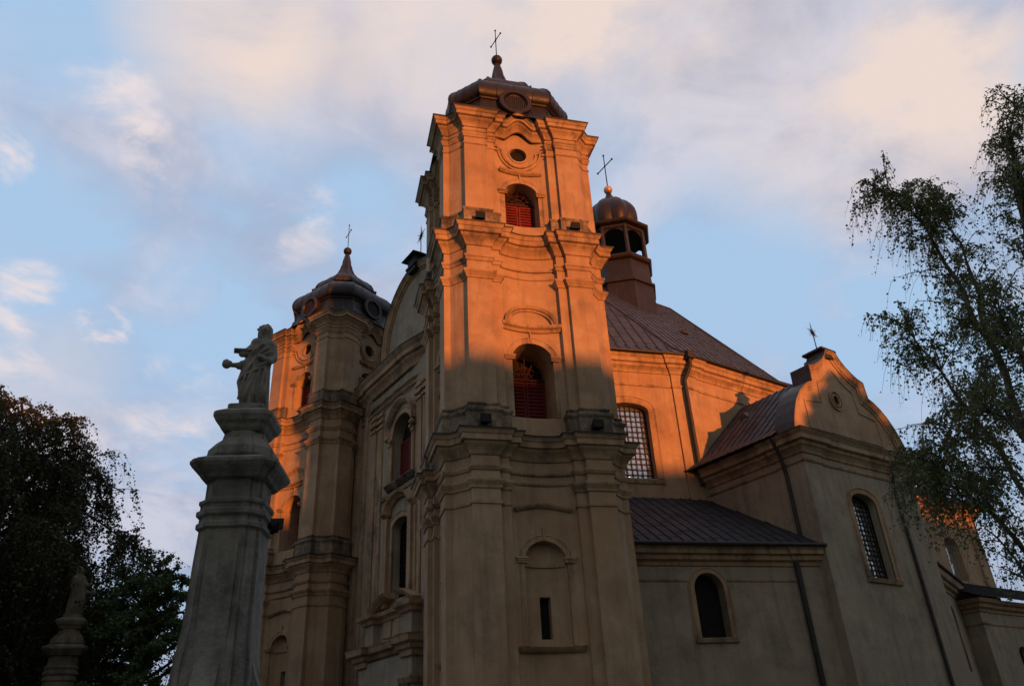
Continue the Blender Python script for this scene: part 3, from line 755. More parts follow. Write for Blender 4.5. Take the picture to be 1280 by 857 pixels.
# far side, closed the same way
far = [(KE.x, KE.y), (58.5, 36.0), (58.5, 45.5), (47.2, 49.6), (36.6, 49.6), (KW.x, 45.4), (FE+1, 45.4)]
for p, q in zip(far, far[1:]): quad(b, (*p, 0), (*q, 0), (*q, NT), (*p, NT))
nave = obj('nave_wall', b, PL, church)
npath = [KW, fn1(-1.05, 0, 0).xy, fn1(-1.05, .13, 0).xy]
kc = line_isect(fn1(-1, .13, 0).xy, fn1.s, fn2(1, .13, 0).xy, fn2.s)
npath += [kc, fn2(1.0, .13, 0).xy, fn2(1.0, 0, 0).xy, KE.copy(), Vector((58.5, 36.0))]
b = bmk(); sweep(b, npath, [(0, 24.1), (.06, 24.12), (.10, 24.3), (.2, 24.42), (.32, 24.52), (.34, 24.7), (.50, 24.76), (.50, 25.05), (.56, 25.1), (.64, 25.25), (.68, 25.3), (.68, 25.36), (-.3, 25.45)])
obj('cornice', b, PLT, nave)
b = bmk(); sweep(b, npath, [(-.01, 23.1), (.06, 23.12), (.09, 23.2), (.09, 23.26), (-.01, 23.28)]); obj('string_course', b, PLT, nave)
b = bmk()
lo = [fn1(-1.05, 0, 0).xy, fn1(-1.05, .13, 0).xy, kc, fn2(1.0, .13, 0).xy, fn2(1.0, 0, 0).xy]
for p, q in zip(lo, lo[1:]): quad(b, (*p, 0), (*q, 0), (*q, 24.2), (*p, 24.2))
obj('pilaster', b, PL, nave)
b = bmk(); surround(b, fn1, WN, zz, [(0, -.04), (0, .03), (.10, .05), (.40, .05), (.44, .09), (.48, .05), (.48, -.02)]); hmould(b, fn1, WN.c-1.9, WN.c+1.9, 16.5, [(-.14, -.02), (-.12, .08), (.1, .14), (.14, -.02)]); obj('window_surround', b, PLT, nave)
grille(nave, fn1, WN, -.5, 8, 14)
# roof
RZ = 37.15; RW, RE = Vector((34.5, 40.8, RZ)), Vector((46.5, 40.8, RZ)); OV = .85
eo = offset([KW, K, KE, Vector((58.5, 36.0))], OV, False)
ez = 25.45
e0, e1, e2, e3 = [Vector((p.x, p.y, ez)) for p in eo]
# bell-cast: lower strip less steep
def roof_facet(name, a, b_, c, d, **kw):
    f = .10
    ai, bi = a.lerp(d, f), b_.lerp(c, f); ai.z -= .45; bi.z -= .45
    seamed(name, [ai, bi, c, d] if (c-d).length > .01 else [ai, bi, c], ROOF, church, **kw)
    seamed(name, [a, b_, bi, ai], ROOF, church, **kw)
roof_facet('nave_roof', e1, e2, RE, RW, gap=.72)
roof_facet('nave_roof', e0, e1, RW, RW, gap=.75)
roof_facet('nave_roof', e2, e3, RE, RE, gap=.7)
wv = Vector((KW.x-.3, 45.6, ez))
seamed('nave_roof', [wv, e0, RW], ROOF, church)
nb = [Vector((36.6, 50.3, ez)), Vector((47.2, 50.3, ez)), Vector((59.2, 45.8, ez)), Vector((59.2, 36.0, ez))]
seamed('nave_roof', [nb[1], nb[0], RW, RE], ROOF, church); seamed('nave_roof', [nb[0], wv, RW], ROOF, church); seamed('nave_roof', [nb[2], nb[1], RE], ROOF, church); seamed('nave_roof', [e3, nb[2], RE], ROOF, church)
# roof from nave to the gable
seamed('nave_roof', [Vector((FE+1.2, 35.4, 25.6)), Vector((27, 35.4, 25.6)), Vector((34.5, 40.5, 31.6)), Vector((FE+1.2, 40.5, 31.6))], ROOF, church)
seamed('nave_roof', [Vector((27, 45.8, 25.6)), Vector((FE+1.2, 45.8, 25.6)), Vector((FE+1.2, 40.5, 31.6)), Vector((34.5, 40.5, 31.6))], ROOF, church)
# ridge and hip caps
b = bmk()
def hippts(a, d):
    m = a.lerp(d, .10); m.z -= .45; return [a, m, d]
for pl in (hippts(e1, RW), hippts(e2, RE), hippts(e0, RW), [RW, RE]): polyline_tube(b, [p+Vector((0, 0, .03)) for p in pl], .09)
obj('ridge_cap', b, ROOF, church)
b = bmk(); gut = [Vector((p.x, p.y, 25.38)) for p in offset([KW, K, KE, Vector((58.5, 36.0))], .82, False)]
polyline_tube(b, gut, .11, 8); obj('gutter', b, DARKM, church)
def pipe(pts, r=.09):
    b = bmk(); polyline_tube(b, [Vector(p) for p in pts], r, 10); return obj('downpipe', b, DARKM, church)
kk = (kc-Vector((41, 41))).normalized()*-1; ko = Vector((kc.x, kc.y)); dn = (d2(199.5)+d2(180)).normalized()
g = ko+dn*.75; h = ko+dn*.16; h = h-d2(90)*.28; 
b = bmk(); box(b, Fr((g.x, g.y), 100), -.28, .28, -.2, .3, 25.0, 25.55); obj('rain_head', b, DARKM, church)
pipe([(g.x, g.y, 25.3), (g.x, g.y, 24.6), (h.x, h.y, 23.6), (h.x, h.y, 16.3)], .14)
# roof vents
def vent(p, az, w=.8, parent=church):
    b = bmk(); fr = Fr(p[:2], az+90 if False else az); z = p[2]
    v = [b.verts.new(fr(s, o, z+dz)) for s, o, dz in ((-w/2, .5, 0.0), (w/2, .5, 0.0), (0, .5, .45), (0, -.75, .75))]
    b.faces.new((v[0], v[1], v[2])); b.faces.new((v[0], v[2], v[3])); b.faces.new((v[1], v[3], v[2]))
    obj('roof_vent', b, ROOFD, parent)
sl = (RZ-(ez-.45))/(40.8-(31.05+.98))
vent((41.8, 36.0, ez-.45+(36.0-32.0)*sl+.15), 90, 1.0)

# ---- ridge turret
TC = Vector((40.75, 40.8)); 
def octr(r, z, rot=22.5+0): return [Vector((TC.x+r*math.cos(R(rot+45*i)), TC.y+r*math.sin(R(rot+45*i)), z)) for i in range(8)]
def oloft(prof, capb=True):
    b = bmk(); rr = [[b.verts.new(p) for p in octr(r, z)] for r, z in prof]
    for a, c in zip(rr, rr[1:]):
        for i in range(8): b.faces.new((a[i], a[(i+1) % 8], c[(i+1) % 8], c[i]))
    b.faces.new(rr[-1]); b.faces.new(rr[0][::-1]); return b
base = oloft([(2.95, 33.0), (2.9, 36.55), (3.08, 36.6), (3.08, 36.8), (2.85, 36.85), (2.75, 38.9), (3.0, 39.0), (3.1, 39.15), (3.1, 39.35), (2.6, 39.45)])
tur = obj('ridge_turret', base, COPPER, church)
for p in octr(2.62, 39.35):
    b = bmk(); tube(b, p, Vector((p.x, p.y, 42.5)), .19, .19, 8); obj('colonnette', b, COPPER, tur)
b = bmk(); rotc = octr(2.62, 0)
for i in range(8):
    p, q = rotc[i], rotc[(i+1) % 8]; pts = []; L_ = (q-p).length
    for j in range(13):
        t = j/12; x = p.lerp(q, t); u_ = abs(2*t-1); pts.append((x, 41.35+.95*math.sqrt(max(0, 1-(u_/.92)**2)) if u_ < .92 else 41.2))
    for (x0, z0), (x1, z1) in zip(pts, pts[1:]):
        quad(b, (x0.x, x0.y, z0), (x1.x, x1.y, z1), (x1.x, x1.y, 42.6), (x0.x, x0.y, 42.6))
obj('arcade', b, COPPER, tur)
obj('turret_eave', oloft([(2.6, 42.3), (2.75, 42.4), (2.8, 42.6), (3.2, 42.7), (3.3, 42.85), (3.3, 42.95), (2.3, 43.2), (1.9, 43.3)]), COPPER, tur)
b = bmk(); pr = [(2.0, 43.2), (2.2, 43.5), (2.36, 43.9), (2.44, 44.4), (2.44, 44.9), (2.34, 45.4), (2.12, 45.9), (1.8, 46.35), (1.4, 46.7), (1.0, 47.0), (.65, 47.3), (.42, 47.6), (.3, 47.9), (.22, 48.25)]
NS = 32; rr = []
for r, z in pr:
    row_ = []
    for i in range(NS):
        t = 2*math.pi*i/NS; rad = r*(1-.13*(1-abs(math.cos(4*t))))
        row_.append(b.verts.new((TC.x+rad*math.cos(t+R(22.5)), TC.y+rad*math.sin(t+R(22.5)), z)))
    rr.append(row_)
for a, c in zip(rr, rr[1:]):
    for i in range(NS): b.faces.new((a[i], a[(i+1) % NS], c[(i+1) % NS], c[i]))
obj('onion_dome', b, COPPER, tur, True)
b = bmk(); ball(b, (TC.x, TC.y, 48.6), .42); obj('ball', b, GILT, tur, True)
b = bmk(); tower_cross(b, TC.x, TC.y, 48.9, 52.9, 4, 1.15, .055); obj('cross', b, IRON, tur)

# ---- transept
TE0, TE1, TN = 36.6, 47.1, 24.4
ft = Fr((TE0, TN), 90); fw = Fr((TE0, 32.0), 180); LT = TE1-TE0
WT = Op(41.35-TE0, 2.35, 9.5, 13.75, .55)
b = bmk()
wall(b, ft, 0, LT, 0, 16.4, [WT], zz, -.7); wall(b, fw, 0, 32.0-TN, 0, 16.4, [], zz)
quad(b, (TE1, TN, 0), (TE1, 32, 0), (TE1, 32, 16.4), (TE1, TN, 16.4))
tra = obj('transept_wall', b, PLG, church)
def pilas(fr, s0, s1, t, z0, z1, par, m_=PLG):
    b = bmk(); box(b, fr, s0, s1, -.02, t, z0, z1); obj('pilaster', b, m_, par)
tp = [Vector((TE0, 31.5)), Vector((TE0, TN+1.7)), Vector((TE0-.12, TN+1.7)), Vector((TE0-.12, TN-.12)), Vector((TE0+1.5, TN-.12)), Vector((TE0+1.5, TN)), Vector((TE1-1.9, TN)), Vector((TE1-1.9, TN-.12)), Vector((TE1+.1, TN-.12)), Vector((TE1+.1, 31.5))]
b = bmk()
for seg_ in (tp[1:6], tp[6:10]):
    for p, q in zip(seg_, seg_[1:]): quad(b, (*p, 0), (*q, 0), (*q, 16.0), (*p, 16.0))
obj('pilaster', b, PLG, tra)
b = bmk(); sweep(b, [Vector((TE0-.0, TN+1.2)), Vector((TE0-.0, TN+.9)), Vector((TE0-.26, TN+.9)), Vector((TE0-.26, TN+.35))] , [(-.01, 0), (0.0, 0), (0, 15.9)]); b.free()
b = bmk(); sweep(b, tp, [(-.01, 15.5), (.06, 15.55), (.1, 15.62), (.1, 15.7), (-.01, 15.72)]); obj('string_course', b, PLT, tra)
b = bmk(); sweep(b, tp, [(-.01, 16.0), (.08, 16.05), (.12, 16.2), (.22, 16.35), (.34, 16.45), (.36, 16.6), (.56, 16.68), (.56, 16.95), (.66, 17.08), (.72, 17.15), (.72, 17.22), (-.6, 17.4)]); obj('cornice', b, PLT, tra)
b = bmk(); sweep(b, tp, [(.70, 17.225), (.75, 17.19), (.76, 17.25), (-.5, 17.43)]); obj('ledge_flashing', b, DARKM, tra)
b = bmk(); surround(b, ft, WT, zz, [(0, -.04), (0, .05), (.06, .07), (.26, .07), (.30, .12), (.36, .12), (.40, .05), (.40, -.02)]); hmould(b, ft, WT.c-1.62, WT.c+1.62, 9.35, [(-.14, -.02), (-.12, .12), (.08, .2), (.14, -.02)]); obj('window_surround', b, PLT, tra)
grille(tra, ft, WT, -.5, 7, 17)
# curved gable
GX = 41.85-TE0
half = [(.42, 23.75), (.75, 23.25), (1.15, 22.85), (1.65, 22.5), (2.2, 22.2), (2.72, 22.05), (2.74, 21.55), (2.80, 20.95), (3.3, 20.75), (3.85, 20.4), (4.4, 19.9), (4.9, 19.25), (5.3, 18.5), (5.55, 17.85), (5.7, 17.25)]
outl = [(GX-a, z) for a, z in half[::-1]]+[(GX+a, z) for a, z in half]
b = bmk(); TH = 1.0
for o_ in (-.1, -TH): b.faces.new([b.verts.new(ft(s, o_, z)) for s, z in outl])
for (s0, z0), (s1, z1) in zip(outl, outl[1:]): quad(b, ft(s0, -.1, z0), ft(s1, -.1, z1), ft(s1, -TH, z1), ft(s0, -TH, z0))
tg = obj('gable', b, PL, church)
b = bmk(); sweep2(b, ft, outl, [(-.40, -.12), (-.40, -.03), (-.26, 0), (-.24, .06), (-.10, .12), (0, .22), (.04, .24), (.04, -.12)]); obj('gable_moulding', b, PLT, tg)
b = bmk(); sweep2(b, ft, outl, [(.041, .27), (.09, .27), (.09, -TH-.1), (.041, -TH-.1)]); obj('ledge_flashing', b, DARKM, tg)
inn = [(-3.6, 17.95), (-3.6, 19.7), (-1.9, 19.95), (-1.75, 21.3), (-1.1, 21.6), (-.5, 22.1), (0, 22.55), (.5, 22.1), (1.1, 21.6), (1.75, 21.3), (1.9, 19.95), (3.6, 19.7), (3.6, 17.95)]
b = bmk(); sweep2(b, ft, [(GX+s, z) for s, z in inn], [(-.06, -.12), (-.05, -.04), (.05, -.04), (.06, -.12)], zz, True); obj('gable_moulding', b, PLT, tg)
b = bmk(); OG = Op(GX-.35, .52, 0, 20.3, .30, True)
for r0, r1, h in ((.30, .40, .02), (.52, .62, .02)):
    c = [(OG.c+r0*math.cos(2*math.pi*i/24), OG.zs+1.1*r0*math.sin(2*math.pi*i/24)) for i in range(24)]
    sweep2(b, ft, c[::-1], [(0, -.12), (0, h), (r1-r0, h), (r1-r0, -.12)], zz, True)
obj('oculus_moulding', b, PLT, tg)
b = bmk(); fill(b, ft, OG, -.085); obj('dark_opening', b, DARKW, tg)
b = bmk(); box(b, ft, GX-.55, GX+.55, -TH-.12, .1, 23.3, 23.8); box(b, ft, GX-.75, GX+.75, -TH-.3, .2, 23.8, 23.95); box(b, ft, GX-.9, GX-.42, -TH-.2, -.1, 22.9, 23.3)
v0 = [b.verts.new(ft(GX+s, o, 23.95)) for s, o in ((-.75, -TH-.3), (.75, -TH-.3), (.75, .2), (-.75, .2))]; t_ = b.verts.new(ft(GX, -.55, 24.35))
for i in range(4): b.faces.new((v0[i], v0[(i+1) % 4], t_))
obj('pyramid_cap', b, ROOFD, tg)
b = bmk(); star(b, ft(GX-.05, -.55, 24.25), 2.0, .55, 90); obj('star_finial', b, IRON, tg)
# transept roof follows the gable, a little lower
prof = [(6.35, 17.25), (5.3, 17.95), (0, 22.75)]
for sg in (-1, 1):
    for (a0, z0), (a1, z1) in zip(prof, prof[1:]):
        E0, E1 = TE0+GX+sg*a0, TE0+GX+sg*a1
        y0, y1 = TN+TH*.98, 33.5
        cs = [(E0, y0, z0), (E0, y1, z0), (E1, y1, z1), (E1, y0, z1)]
        seamed('transept_roof', cs, ROOFD if False else ROOF, church, gap=.6)
b = bmk(); box(b, Fr((TE0+GX, 27), 90), -5.2, 5.2, -4, 1, 16.5, 17.6); obj('attic_floor', b, DARKM, church)
vent((TE0+1.6, 28.6, 19.9), 180, .8)
pipe([(TE0-.85, 25.55, 17.15), (TE0-.45, 25.55, 16.2), (TE0-.22, 25.55, 15.2), (TE0-.22, 25.55, 0.2)], .11)
pipe([(TE1-2.15, TN-.75, 17.0), (TE1-2.15, TN-.3, 16.0), (TE1-2.15, TN-.12, 15.2), (TE1-2.15, TN-.12, 0.2)], .09)

# ---- low annex between tower and transept
A2 = Vector((36.62, 24.95)); fa = Fr(A2, 110)
WA = Op(-6.65, 1.62, 6.45, 8.75, .78)
b = bmk(); wall(b, fa, -13.5, 0, 0, 10.0, [WA], zz, -.6)
ann = obj('annex_wall', b, PLG, church)
ap = [fa(-13.5, 0, 0).xy, fa(-1.5, 0, 0).xy, fa(-1.5, .1, 0).xy, fa(-.0, .1, 0).xy]
b = bmk()
for p, q in zip(ap[1:], ap[2:]): quad(b, (*p, 0), (*q, 0), (*q, 10), (*p, 10))
obj('pilaster', b, PLG, ann)
b = bmk(); sweep(b, ap, [(-.01, 9.85), (.08, 9.88), (.12, 10.05), (.3, 10.15), (.33, 10.35), (.5, 10.42), (.5, 10.62), (.6, 10.74), (.6, 10.8), (-.2, 10.9)]); obj('cornice', b, PLT, ann)
for s0, s1 in ((-13.5, -7.75), (-5.55, 0)):
    b = bmk(); hmould(b, fa, s0, s1, 9.15, [(-.05, -.01), (-.04, .05), (.05, .07), (.06, -.01)]); obj('string_course', b, PLT, ann)
b = bmk(); surround(b, fa, WA, zz, [(0, -.04), (0, .06), (.18, .06), (.24, .1), (.28, .05), (.28, -.02)])
for sg in (-1, 1): box(b, fa, WA.c+sg*1.0-.14, WA.c+sg*1.0+.14, -.02, .05, 6.4, 8.9)
hmould(b, fa, WA.c-1.15, WA.c+1.15, 6.32, [(-.1, -.02), (-.1, .12), (.08, .18), (.1, -.02)]); obj('window_surround', b, PLT, ann)
b = bmk(); fill(b, fa, WA, -.58); obj('dark_opening', b, DARKW, ann)
ea, eb = fa(-13.5, .72, 10.85), fa(.15, .72, 10.85)
tb = Vector((TE0-.02, fn1(0, 0, 0).y-.1, 15.5)); q1 = fn1(0, -.02, 15.5); q0 = fn1(-12.6, -.02, 15.5)
seamed('annex_roof', [ea, eb, q1, q0], ROOFD, ann and church, gap=.62)
b = bmk(); tube(b, ea, eb, .11); obj('gutter', b, DARKM, church)
pp = fa(-1.5, .2, 0); pipe([(pp.x, pp.y, 10.7), (pp.x, pp.y, 0.2)], .14)

# ---- east annex, sacristy wing and chancel beyond the transept
B0 = Vector((TE1, 24.95)); fb = Fr(B0, 70)
WB = Op(4.6, 1.7, 5.2, 8.2, .75)
b = bmk(); wall(b, fb, 0, 9.6, 0, 10.0, [WB], zz, -.5)
an2 = obj('annex_wall', b, PLG, church)
b = bmk(); sweep(b, [fb(0, 0, 0).xy, fb(9.6, 0, 0).xy], [(-.01, 9.85), (.08, 9.88), (.12, 10.05), (.3, 10.15), (.33, 10.35), (.5, 10.42), (.6, 10.74), (-.2, 10.9)]); obj('cornice', b, PLT, an2)
b = bmk(); surround(b, fb, WB, zz); obj('window_surround', b, PLT, an2)
b = bmk(); fill(b, fb, WB, -.45); obj('dark_opening', b, DARKW, an2)
seamed('annex_roof', [fb(-.1, .72, 10.85), fb(9.6, .72, 10.85), Vector((58, 36, 15.4)), Vector((TE1, 31.9, 15.4))], ROOFD, church)
SW = Vector((55.6, 27.0)); fs = Fr(SW, 90); fsw = Fr((55.6, 34), 180)
b = bmk(); wall(b, fs, 0, 22, 0, 9.3, [Op(4.6, 1.3, 3.2, 6.4, .5)], zz, -.5); wall(b, fsw, 0, 7, 0, 9.3, [], zz)
for s0, s1 in ((0, 1.1), (7.2, 8.3), (15, 16)): box(b, fs, s0, s1, -.02, .18, 0, 9.0)
sac = obj('sacristy_wall', b, PLG, church)
sp_ = [Vector((55.6, 33)), Vector((55.6, 27.0)), Vector((55.6, 26.8)), Vector((56.8, 26.8)), Vector((56.8, 27.0)), Vector((77, 27.0))]
sp_ = [Vector((55.6, 33)), Vector((55.6, 26.82)), Vector((56.75, 26.82)), Vector((56.75, 27.0)), Vector((77, 27.0))]
b = bmk(); sweep(b, sp_, [(-.01, 8.9), (.08, 8.93), (.12, 9.1), (.3, 9.2), (.33, 9.4), (.5, 9.47), (.6, 9.7), (-.2, 9.9)]); obj('cornice', b, PLT, sac)
b = bmk(); sweep(b, sp_, [(-.01, 8.1), (.05, 8.12), (.08, 8.22), (-.01, 8.25)]); obj('string_course', b, PLT, sac)
b = bmk(); fill(b, fs, Op(4.6, 1.3, 3.2, 6.4, .5), -.45); obj('dark_opening', b, DARKW, sac)
seamed('sacristy_roof', [Vector((54.9, 26.1, 9.85)), Vector((77.5, 26.1, 9.85)), Vector((77.5, 32, 12.4)), Vector((54.9, 32, 12.4))], ROOFD, church)
CE = 70.0; fc = Fr((47.5, 31.9), 90)
b = bmk(); wall(b, fc, 0, CE-47.5, 0, 18.4, [Op(17.6, 2.2, 12.6, 15.2, .9)], zz, -.6); quad(b, (CE, 31.9, 0), (CE, 49, 0), (CE, 49, 18.4), (CE, 31.9, 18.4)); box(b, fc, CE-47.5-1.3, CE-47.5, -.02, .14, 0, 18)
cha = obj('chancel_wall', b, PL, church)
b = bmk(); fill(b, fc, Op(17.6, 2.2, 12.6, 15.2, .9), -.55); obj('pane', b, GLASS, cha)
b = bmk(); sweep(b, [Vector((47.5, 31.9)), Vector((CE, 31.9)), Vector((CE, 49))], [(0, 17.7), (.1, 17.75), (.15, 18.0), (.35, 18.15), (.4, 18.4), (.6, 18.5), (.7, 18.85), (-.3, 19.0)]); obj('cornice', b, PLT, cha)
seamed('chancel_roof', [Vector((47.5, 31.1, 18.85)), Vector((CE+.8, 31.1, 18.85)), Vector((CE-7, 40.5, 25.5)), Vector((47.5, 40.5, 25.5))], ROOF, church)
seamed('chancel_roof', [Vector((CE+.8, 31.1, 18.85)), Vector((CE+.8, 50, 18.85)), Vector((CE-7, 40.5, 25.5))], ROOF, church)

# ---- floodlights on the tower ledges
def floodlight(x, y, z, az, label, s=1.0):
    t = thing('floodlight', label, 'floodlight', (x, y, z), 'floodlights on the ledges')
    f = Fr((x, y), az-90)
    b = bmk(); box(b, f, -.20*s, .20*s, -.05*s, .05*s, z, z+.04*s); tube(b, f(-.24*s, 0, z+.04), f(-.24*s, 0, z+.30*s), .02); tube(b, f(.24*s, 0, z+.04), f(.24*s, 0, z+.30*s), .02); tube(b, f(-.24*s, 0, z+.04), f(.24*s, 0, z+.04), .02); obj('bracket', b, IRON, t)
    b = bmk()
    A_ = [b.verts.new(f(a*.14*s, -.22*s, z+.28*s+c*.11*s)) for a, c in ((-1, -1), (1, -1), (1, 1), (-1, 1))]; B_ = [b.verts.new(f(a*.22*s, .20*s, z+.30*s+c*.17*s)) for a, c in ((-1, -1), (1, -1), (1, 1), (-1, 1))]
    b.faces.new(A_); b.faces.new(B_)
    for i in range(4): b.faces.new((A_[i], A_[(i+1) % 4], B_[(i+1) % 4], B_[i]))
    obj('lamp_housing', b, IRON, t)
    return t
fm = Fr((15.64, 25.6), 110)
for s, o, z, lab in ((.55, .34, 13.98, 'black floodlight on the lower ledge of the nearer tower, under its left pilaster'), (5.55, .34, 13.98, 'black floodlight on the lower ledge of the nearer tower, under its right pilaster'), (.62, .3, 24.7, 'black floodlight on the upper ledge of the nearer tower, below its left pilaster'), (5.5, .3, 24.7, 'black floodlight on the upper ledge of the nearer tower, below its right pilaster')):
    p = fm(s, o, z); floodlight(p.x, p.y, z, 200, lab, 1.1)

# ------------------------------------------------------------------ statue columns
def colplan(h, z, c=.30, st=.10, sq=1.0):
    """square with stepped, chamfered corners; h = half width"""
    k = h*(1-c); P = []
    for q in range(4):
        a = R(90*q); ca, sa = math.cos(a), math.sin(a)
        for x, y in ((-k, -h+h*st), (-k+.08*h, -h+h*st), (-k+.08*h, -h), (k-.08*h, -h), (k-.08*h, -h+h*st), (k, -h+h*st)):
            P.append((x*ca-y*sa, x*sa+y*ca, z))
    return P
def statue_column(loc, rot, label, grp, STONE=STONE):
    t = thing('statue_column', label, 'column', loc, grp); t.rotation_euler = (0, 0, R(rot))
    def part(name, prof, m_=STONE, c=.30, st=.10, n=1, parent=None):
        b = bmk(); rr = [[b.verts.new(p) for p in colplan(h, z, c, st)] for h, z in prof]
        for a, d in zip(rr, rr[1:]):
            for i in range(24): b.faces.new((a[i], a[(i+1) % 24], d[(i+1) % 24], d[i]))
        b.faces.new(rr[-1]); b.faces.new(rr[0][::-1]); return obj(name, b, m_, parent or t, world_space=False)
    part('pedestal', [(1.25, 0), (1.25, .5), (1.1, .6), (1.05, 2.0), (1.2, 2.1), (1.2, 2.3), (.9, 2.4)])
    sh = part('shaft', [(.66, 2.3), (.64, 3.2), (.575, 3.9), (.56, 5.0), (.54, 5.72)])
    # concave flares at the foot, one on each side
    for q in range(4):
        b = bmk(); a = R(90*q); ca, sa = math.cos(a), math.sin(a)
        pts = [(.55+.62*(1-i/10)**2.6, 2.35+1.75*i/10) for i in range(11)]
        A_, B_ = [], []
        for x, z in pts:
            for lst, y in ((A_, -.20), (B_, .20)): lst.append(b.verts.new((x*ca-y*sa, x*sa+y*ca, z)))
        for lst, y in ((A_, -.20), (B_, .20)): lst.append(b.verts.new((.45*ca-y*sa, .45*sa+y*ca, pts[-1][1]))); lst.append(b.verts.new((.45*ca-y*sa, .45*sa+y*ca, 2.35)))
        b.faces.new(A_); b.faces.new(B_[::-1])
        for i in range(len(A_)): j = (i+1) % len(A_); b.faces.new((A_[i], A_[j], B_[j], B_[i]))
        obj('scroll_buttress', b, STONE, sh, world_space=False)
    b = bmk(); box(b, Fr((0, -.588), 90), -.26, .26, 0, .035, 2.9, 5.3); obj('panel', b, STONE, sh, world_space=False)
    part('astragal', [(.54, 5.52), (.60, 5.56), (.60, 5.64), (.565, 5.68), (.565, 5.74), (.62, 5.79), (.62, 5.87), (.57, 5.91), (.57, 5.97), (.60, 6.01), (.60, 6.07), (.54, 6.11)])
    part('neck', [(.52, 6.08), (.52, 6.48)])
    part('capital', [(.53, 6.45), (.60, 6.48), (.64, 6.54), (.70, 6.60), (.76, 6.66), (.80, 6.72), (.80, 6.78), (.62, 6.88)], STONE, .15, .06)
    part('volute', [(.58, 6.86), (.62, 6.94), (.60, 7.10), (.50, 7.24), (.40, 7.34), (.37, 7.50)], STONE, .42, .05)
    part('plinth', [(.38, 7.48), (.42, 7.53), (.45, 7.60), (.51, 7.66), (.56, 7.76), (.56, 7.83), (.42, 7.92), (.36, 7.95), (.36, 8.06)], STONE, .12, .04)
    return t
RT = -14.0
DC1 = 15.0; c1 = (DC1*math.sin(R(14.25)), DC1*math.cos(R(14.25)), 0)
col1 = statue_column(c1, -30, 'tall grey weathered stone column carrying a saint, beside the far tower', None)
DC2 = 37.5; c2_ = (DC2*math.sin(R(5.3)), DC2*math.cos(R(5.3)), -.3)
col2 = statue_column(c2_, -12, 'slender stone statue column standing in front of the dark weeping tree', None, mat('dark_brown_stone', (.16, .13, .095), .95, (.09, .075, .055), 3, (.03, .025, .02), .7, bump=.7, bscale=12, blotch=.8))  # darker, browner stone than the near column
p = Fr(c1[:2], 104); fl = floodlight(c1[0]+.68, c1[1]-.10, 5.62, 65, 'black floodlight fixed to the right side of the near statue column', .62)
b = bmk(); tube(b, (c1[0]+.3, c1[1]-.1, 5.63), (c1[0]+.7, c1[1]-.10, 5.63), .03); obj('arm', b, IRON, fl)

